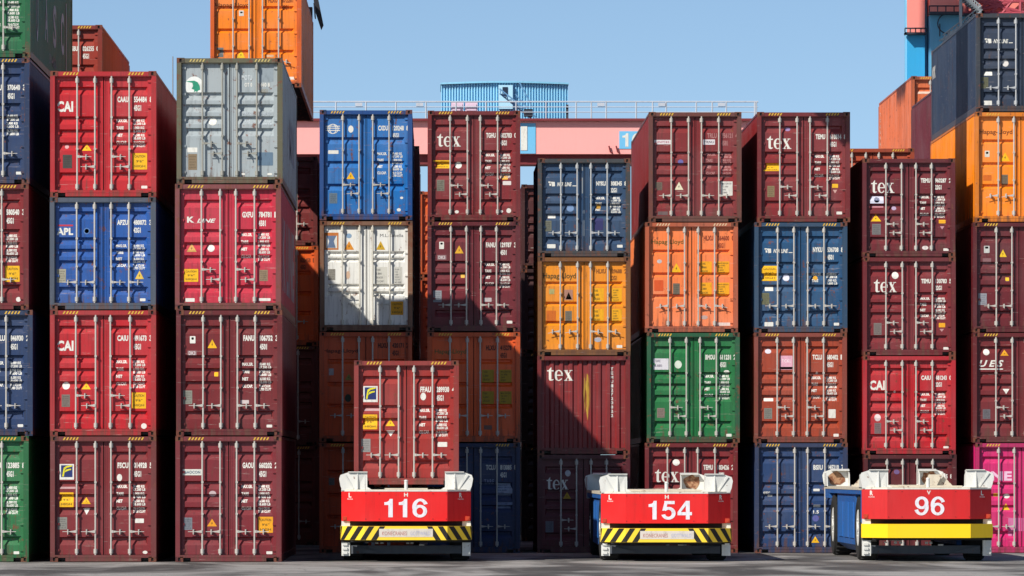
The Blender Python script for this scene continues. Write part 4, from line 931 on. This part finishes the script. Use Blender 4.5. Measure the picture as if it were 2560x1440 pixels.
agv(1667, -.05, '154', 'empty red nosed vehicle numbered 154 with striped bumper', ('L', 'H', 'R'))
agv(2322, .05, '96', 'empty red nosed vehicle numbered 96 with plain yellow bumper', ('R', 'V', 'L'), striped=False)
zc = 1.77; sc_ = FPX/119.35
container((885-PX0)/sc_, 119.35, zc, (150, 36, 28), 'maroon red container carried on the vehicle numbered 116', frame=(136, 46, 40), rust=.16,
   rect=(885, PY0-(zc+HCUB-HC_)*sc_, 885+262, PY0-(zc-HC_)*sc_),
   marks=[('wave',908,965,944,1005),('code','FFAU','289930','4','45G1',.21),('c',1058,991,7,9.5),('r',906,1021,950,1027,(200,160,160),'lettering'),('caut',907,1036,943,1073),('tri',964,1047,987,1065),('tri',966,1091,987,1076,WHITE),P(903,1097,926,1130,(150,148,145)),('data',.39),('r',1094,1105,1118,1117,WHITE),])


# ------------------------------------------------------------------ gantry crane behind
def crane():
    Y = 200.0; s = FPX/Y
    X = lambda px: (px-PX0)/s
    Z = lambda py: HC_+(PY0-py)/s
    root = empty('gantry_crane', (X(1300), Y, ground_z(Y))); tag(root, 'pink gantry crane beam with railing and blue cabin above the stacks', 'crane')
    ox, oz = root.location.x, root.location.z
    def mk(q, name, mat, par=None):
        q.v = [(a-ox, b_-Y, c-oz) for a, b_, c in q.v]; return q.build(name, mat, par or root)
    pink = paint((250, 168, 162), rough=.6, rust=0, dirt=.08, fade=.1); dred = paint((120, 34, 40), rough=.6, rust=.1); rail = paint((186, 192, 202), rough=.5, rust=.05)
    lb = paint((110, 186, 226), rough=.5, rust=0, dirt=.1)
    q = MB(); q.box(X(520), X(1893), Y, Y+1.8, Z(385), Z(303)); beam = mk(q, 'main_beam', pink)
    q = MB(); q.box(X(515), X(1897), Y-.25, Y+2.1, Z(303)+.002, Z(297)); mk(q, 'walkway', dred)
    q = MB(); q.box(X(530), X(1885), Y+.3, Y+1.6, Z(410), Z(385)-.002); mk(q, 'shaded_underside', dred)  # beam's underside, its shade put into the dark red
    q = MB()
    for zz in (255, 268, 281): q.tube((X(520), Y-.15, Z(zz)), (X(1895), Y-.15, Z(zz)), .03 if zz == 255 else .018, seg=6)
    x = 540
    while x < 1896: 
        q.tube((X(x), Y-.15, Z(298)), (X(x), Y-.15, Z(255)), .03, seg=6); x += 75
    for x in (1485, 1638, 1787, 1893): q.tube((X(x-7), Y-.15, Z(298)), (X(x-7), Y-.15, Z(255)), .03, seg=6)
    mk(q, 'railing', rail)
    for x in (888, 1040, 1493, 1645, 1794): q = MB(); q.box(X(x), X(x+18), Y-.2, Y-.17, Z(266), Z(258)); mk(q, 'rail_sign', rail)
    for xx in (600, 1730):
        q = MB(); q.box(X(xx)-.8, X(xx)+.8, Y+.2, Y+1.7, oz, Z(411)); mk(q, 'leg', pink)
    q = MB(); q.box(X(1300), X(1339), Y-.03, Y-.003, Z(384), Z(308)); pl = mk(q, 'blue_panel', lb)
    q = MB(); q.box(X(1302), X(1318), Y-.05, Y-.031, Z(376), Z(316)); q.v = [(a-ox, b_-Y, c-oz) for a, b_, c in q.v]; q.build('white_bar', decal_mat(WHITE), pl)
    q = MB(); q.box(X(1548), X(1625), Y-.03, Y-.003, Z(372), Z(328)); sg = mk(q, 'number_sign', lb)
    vs, fs = text_shape('10', 'H'); q = MB(); q.v = [(X(1556)+(X(1606)-X(1556))*u-ox, -.036, Z(367)+(Z(333)-Z(367))*v-oz) for u, v in vs]; q.f = fs; q.build('sign_lettering', decal_mat(WHITE), sg)
    for xx in (1522, 1540): q = MB(); q.tube((X(xx), Y-.1, Z(365)), (X(xx+4), Y-.1, Z(381)), .03); q.tube((X(xx+4), Y-.1, Z(381)), (X(xx+10), Y-.1, Z(383)), .03); mk(q, 'pipe_hook', dred)
    for xx in (1128, 1163): q = MB(); q.box(X(xx), X(xx+31), Y+.1, Y+.9, Z(296), Z(254)); q.box(X(xx+3), X(xx+28), Y+.07, Y+.098, Z(276), Z(260)); mk(q, 'switch_cabinet', paint((214, 190, 208), rough=.6, rust=0))
    # corrugated cabin, its front bulging slightly
    cab = MB(); n = 46; x0, x1 = X(1103), X(1424)
    for i in range(n*4+1):
        u = i/(n*4); ph = i % 4; dy = .0 if ph in (0, 1) else .10
        x = x0+(x1-x0)*u; y = Y+2.6+dy - .2*math.sin(math.pi*u)
        zt = Z(200)+.06*math.sin(math.pi*u)
        cab.v += [(x, y, Z(296)), (x, y, zt), (x, Y+6.5, Z(296)), (x, Y+6.5, zt)]
    for i in range(n*4): k = 4*i; cab.f += [(k, k+4, k+5, k+1), (k+1, k+5, k+7, k+3), (k+2, k+3, k+7, k+6)]
    e = 4*n*4; cab.f += [(0, 1, 3, 2), (e, e+2, e+3, e+1)]
    cb = mk(cab, 'machine_house', paint((150, 212, 240), rough=.5, rust=0, dirt=.1, fade=.15))
    q = MB(); m = 24
    for i in range(m+1):
        u = i/m; x = x0-.03+(x1-x0+.06)*u; y = Y+2.45-.2*math.sin(math.pi*u); z = Z(199)+.05*math.sin(math.pi*u)
        q.v += [(a-ox, b_-Y, c-oz) for a, b_, c in ((x, y, z), (x, y, z+.07), (x, Y+6.6, z), (x, Y+6.6, z+.07))]
    for i in range(m): k = 4*i; q.f += [(k, k+4, k+5, k+1), (k+1, k+5, k+7, k+3), (k, k+2, k+6, k+4), (k+2, k+3, k+7, k+6)]
    e = 4*m; q.f += [(0, 1, 3, 2), (e, e+2, e+3, e+1)]
    q.build('roof_edge', paint((130, 195, 225), rough=.5, rust=0), cb)
    q = MB(); q.box(X(1248), X(1284), Y+2.2, Y+2.38, Z(262), Z(202)); dr = mk(q, 'cabin_door', paint((170, 218, 240), rough=.5, rust=0))
    q = MB(); q.box(X(1258), X(1271), Y+2.17, Y+2.198, Z(229), Z(207)); mk(q, 'door_window', paint((20, 34, 60), rough=.2, rust=0), None)
    q = MB()
    for a, b_ in (((1250, 228), (1330, 292)), ((1250, 216), (1330, 280)), ((1290, 230), (1345, 292)), ((1300, 200), (1332, 262))): q.tube((X(a[0]), Y+1.2, Z(a[1])), (X(b_[0]), Y+1.2, Z(b_[1])), .028, seg=6)
    for i in range(9): xx = 1252+i*9; q.tube((X(xx), Y+1.2, Z(216+7.2*i)), (X(xx), Y+1.2, Z(232+7.2*i)), .02, seg=6); q.box(X(xx), X(xx+8), Y+1.0, Y+1.4, Z(230+7.2*i), Z(229.4+7.2*i))
    mk(q, 'stairway', paint((100, 150, 190), rough=.5, rust=0))
    q = MB(); q.box(X(1310), X(1332), Y+.1, Y+.5, Z(290), Z(272)); q.box(X(1415), X(1421), Y-.1, Y+.1, Z(298), Z(262)); mk(q, 'motor_box', paint((50, 56, 70), rough=.6))
crane()

def quay_crane():
    Y = 215.0; s = FPX/Y
    X = lambda px: (px-PX0)/s
    Z = lambda py: HC_+(PY0-py)/s
    root = empty('quay_crane', (X(2340), Y, ground_z(Y))); tag(root, 'tall crane legs painted pink above and blue below, stairs beside', 'crane')
    ox, oz = root.location.x, root.location.z
    def mk(q, name, mat, par=None):
        q.v = [(a-ox, b_-Y, c-oz) for a, b_, c in q.v]; return q.build(name, mat, par or root)
    pink = paint((240, 140, 128), rough=.6, rust=0, dirt=.1, fade=.15); lb = paint((40, 158, 210), rough=.5, rust=0, dirt=.1, fade=.1); dk = paint((40, 44, 58), rough=.6, rust=.1)
    lb2 = paint((90, 160, 196), rough=.5, rust=0, dirt=.2); st = paint((150, 156, 160), rough=.5, rust=.1, metal=.2); edge = paint((120, 190, 225), rough=.5, rust=0)
    q = MB(); q.box(X(2268), X(2312), Y, Y+1.2, Z(84)+.01, Z(-120)); mk(q, 'leg', pink)
    q = MB(); q.box(X(2268), X(2312), Y, Y+1.2, oz, Z(84)); mk(q, 'leg', lb)
    q = MB(); q.box(X(2264), X(2268)-.002, Y+.1, Y+.5, oz, Z(-120)); mk(q, 'lit_edge', edge)  # paler strip stands in for the leg's light left edge
    q = MB(); q.box(X(2322), X(2450), Y-.4, Y+1.2, oz, Z(40)); mk(q, 'leg', lb2)
    q = MB(); q.box(X(2322), X(2600), Y-.4, Y+1.2, Z(40)+.01, Z(-120)); mk(q, 'upper_beam', pink)
    q = MB(); q.box(X(2314), X(2321), Y+.6, Y+.95, oz, Z(-120)); mk(q, 'lit_edge', edge)  # second leg's sunlit left side, put into this paler blue
    q = MB(); q.box(X(2260), X(2313), Y-.5, Y-.01, Z(88), Z(83)); q.box(X(2318), X(2400), Y-1.0, Y-.41, Z(40), Z(34)); q.prism([(X(2260), Y-.5, Z(90)), (X(2268), Y-.5, Z(83)), (X(2260), Y-.5, Z(83))], (0, .4, 0))
    for a, b_, z0_, h in ((2260, 2313, 83, 10), (2318, 2400, 34, 14)):
        yy = Y-.45 if a < 2300 else Y-.95
        q.tube((X(a), yy, Z(z0_-h)), (X(b_), yy, Z(z0_-h)), .03, seg=6)
        for i in range(5): xx = a+(b_-a)*i/4; q.tube((X(xx), yy, Z(z0_)), (X(xx), yy, Z(z0_-h)), .025, seg=6)
    mk(q, 'platform', dk)
    # stairs: zigzag flights with treads
    q = MB()
    for k, (xa, ya, xb, yb) in enumerate(((2350, 108, 2440, 40), (2440, 40, 2392, 0), (2392, 0, 2440, -40))):
        for off in (0, .9): q.tube((X(xa), Y-2+off, Z(ya)), (X(xb), Y-2+off, Z(yb)), .06, seg=6); q.tube((X(xa), Y-2+off, Z(ya-14)), (X(xb), Y-2+off, Z(yb-14)), .03, seg=6)
        n = 9
        for i in range(n+1):
            t = i/n; xx, yy = xa+(xb-xa)*t, ya+(yb-ya)*t; q.box(X(xx)-.15, X(xx)+.15, Y-2, Y-1.1, Z(yy)-.02, Z(yy)+.03)
            q.tube((X(xx), Y-2, Z(yy)), (X(xx), Y-2, Z(yy-14)), .02, seg=6)
    q.box(X(2386), X(2392), Y-2.2, Y-1.9, Z(80), Z(-60)); q.box(X(2362), X(2380), Y-2.1, Y-1.2, Z(98), Z(88))
    mk(q, 'stairway', st)
    q = MB()
    for i in range(20):
        a, b_ = R(60+12*i), R(72+12*i); q.tube((X(2366)+.42*math.cos(a), Y-.6, Z(62)+.42*math.sin(a)), (X(2366)+.42*math.cos(b_), Y-.6, Z(62)+.42*math.sin(b_)), .025, seg=6)
    q.tube((X(2346), Y-.6, Z(62)), (X(2346), Y-.6, Z(94)), .025, seg=6); mk(q, 'cable_loop', dk)
    # lattice of red struts
    q = MB(); rd = paint((176, 70, 84), rough=.6, rust=.1)
    for a, b_, c, d in ((2410, 0, 2560, 38), (2410, 38, 2560, 0), (2460, 0, 2560, 60), (2412, -40, 2412, 36), (2430, -40, 2430, 36), (2545, -40, 2545, 40), (2400, 38, 2600, 38), (2400, 8, 2600, 8), (2440, 38, 2500, -40), (2500, 38, 2560, -40), (2470, 38, 2530, -20)):
        q.tube((X(a), Y-.9, Z(b_)), (X(c), Y-.9, Z(d)), .07, seg=6)
    mk(q, 'lattice', rd)
    q = MB(); q.box(X(2402), X(2600), Y-1.1, Y-.41, Z(44), Z(39)); mk(q, 'walkway', dk)
quay_crane()
q = MB(); Y = 190.0; s = FPX/Y
q.tube((0, 0, 0), (0, 0, HC_+(PY0-137)/s), .035, .02, seg=8)
o = q.build('light_mast', paint((130, 134, 140), rust=0)); o.location = ((432-PX0)/s, Y, ground_z(Y)); tag(o, 'thin grey mast standing far behind between two stacks, left of the grey container', 'mast')
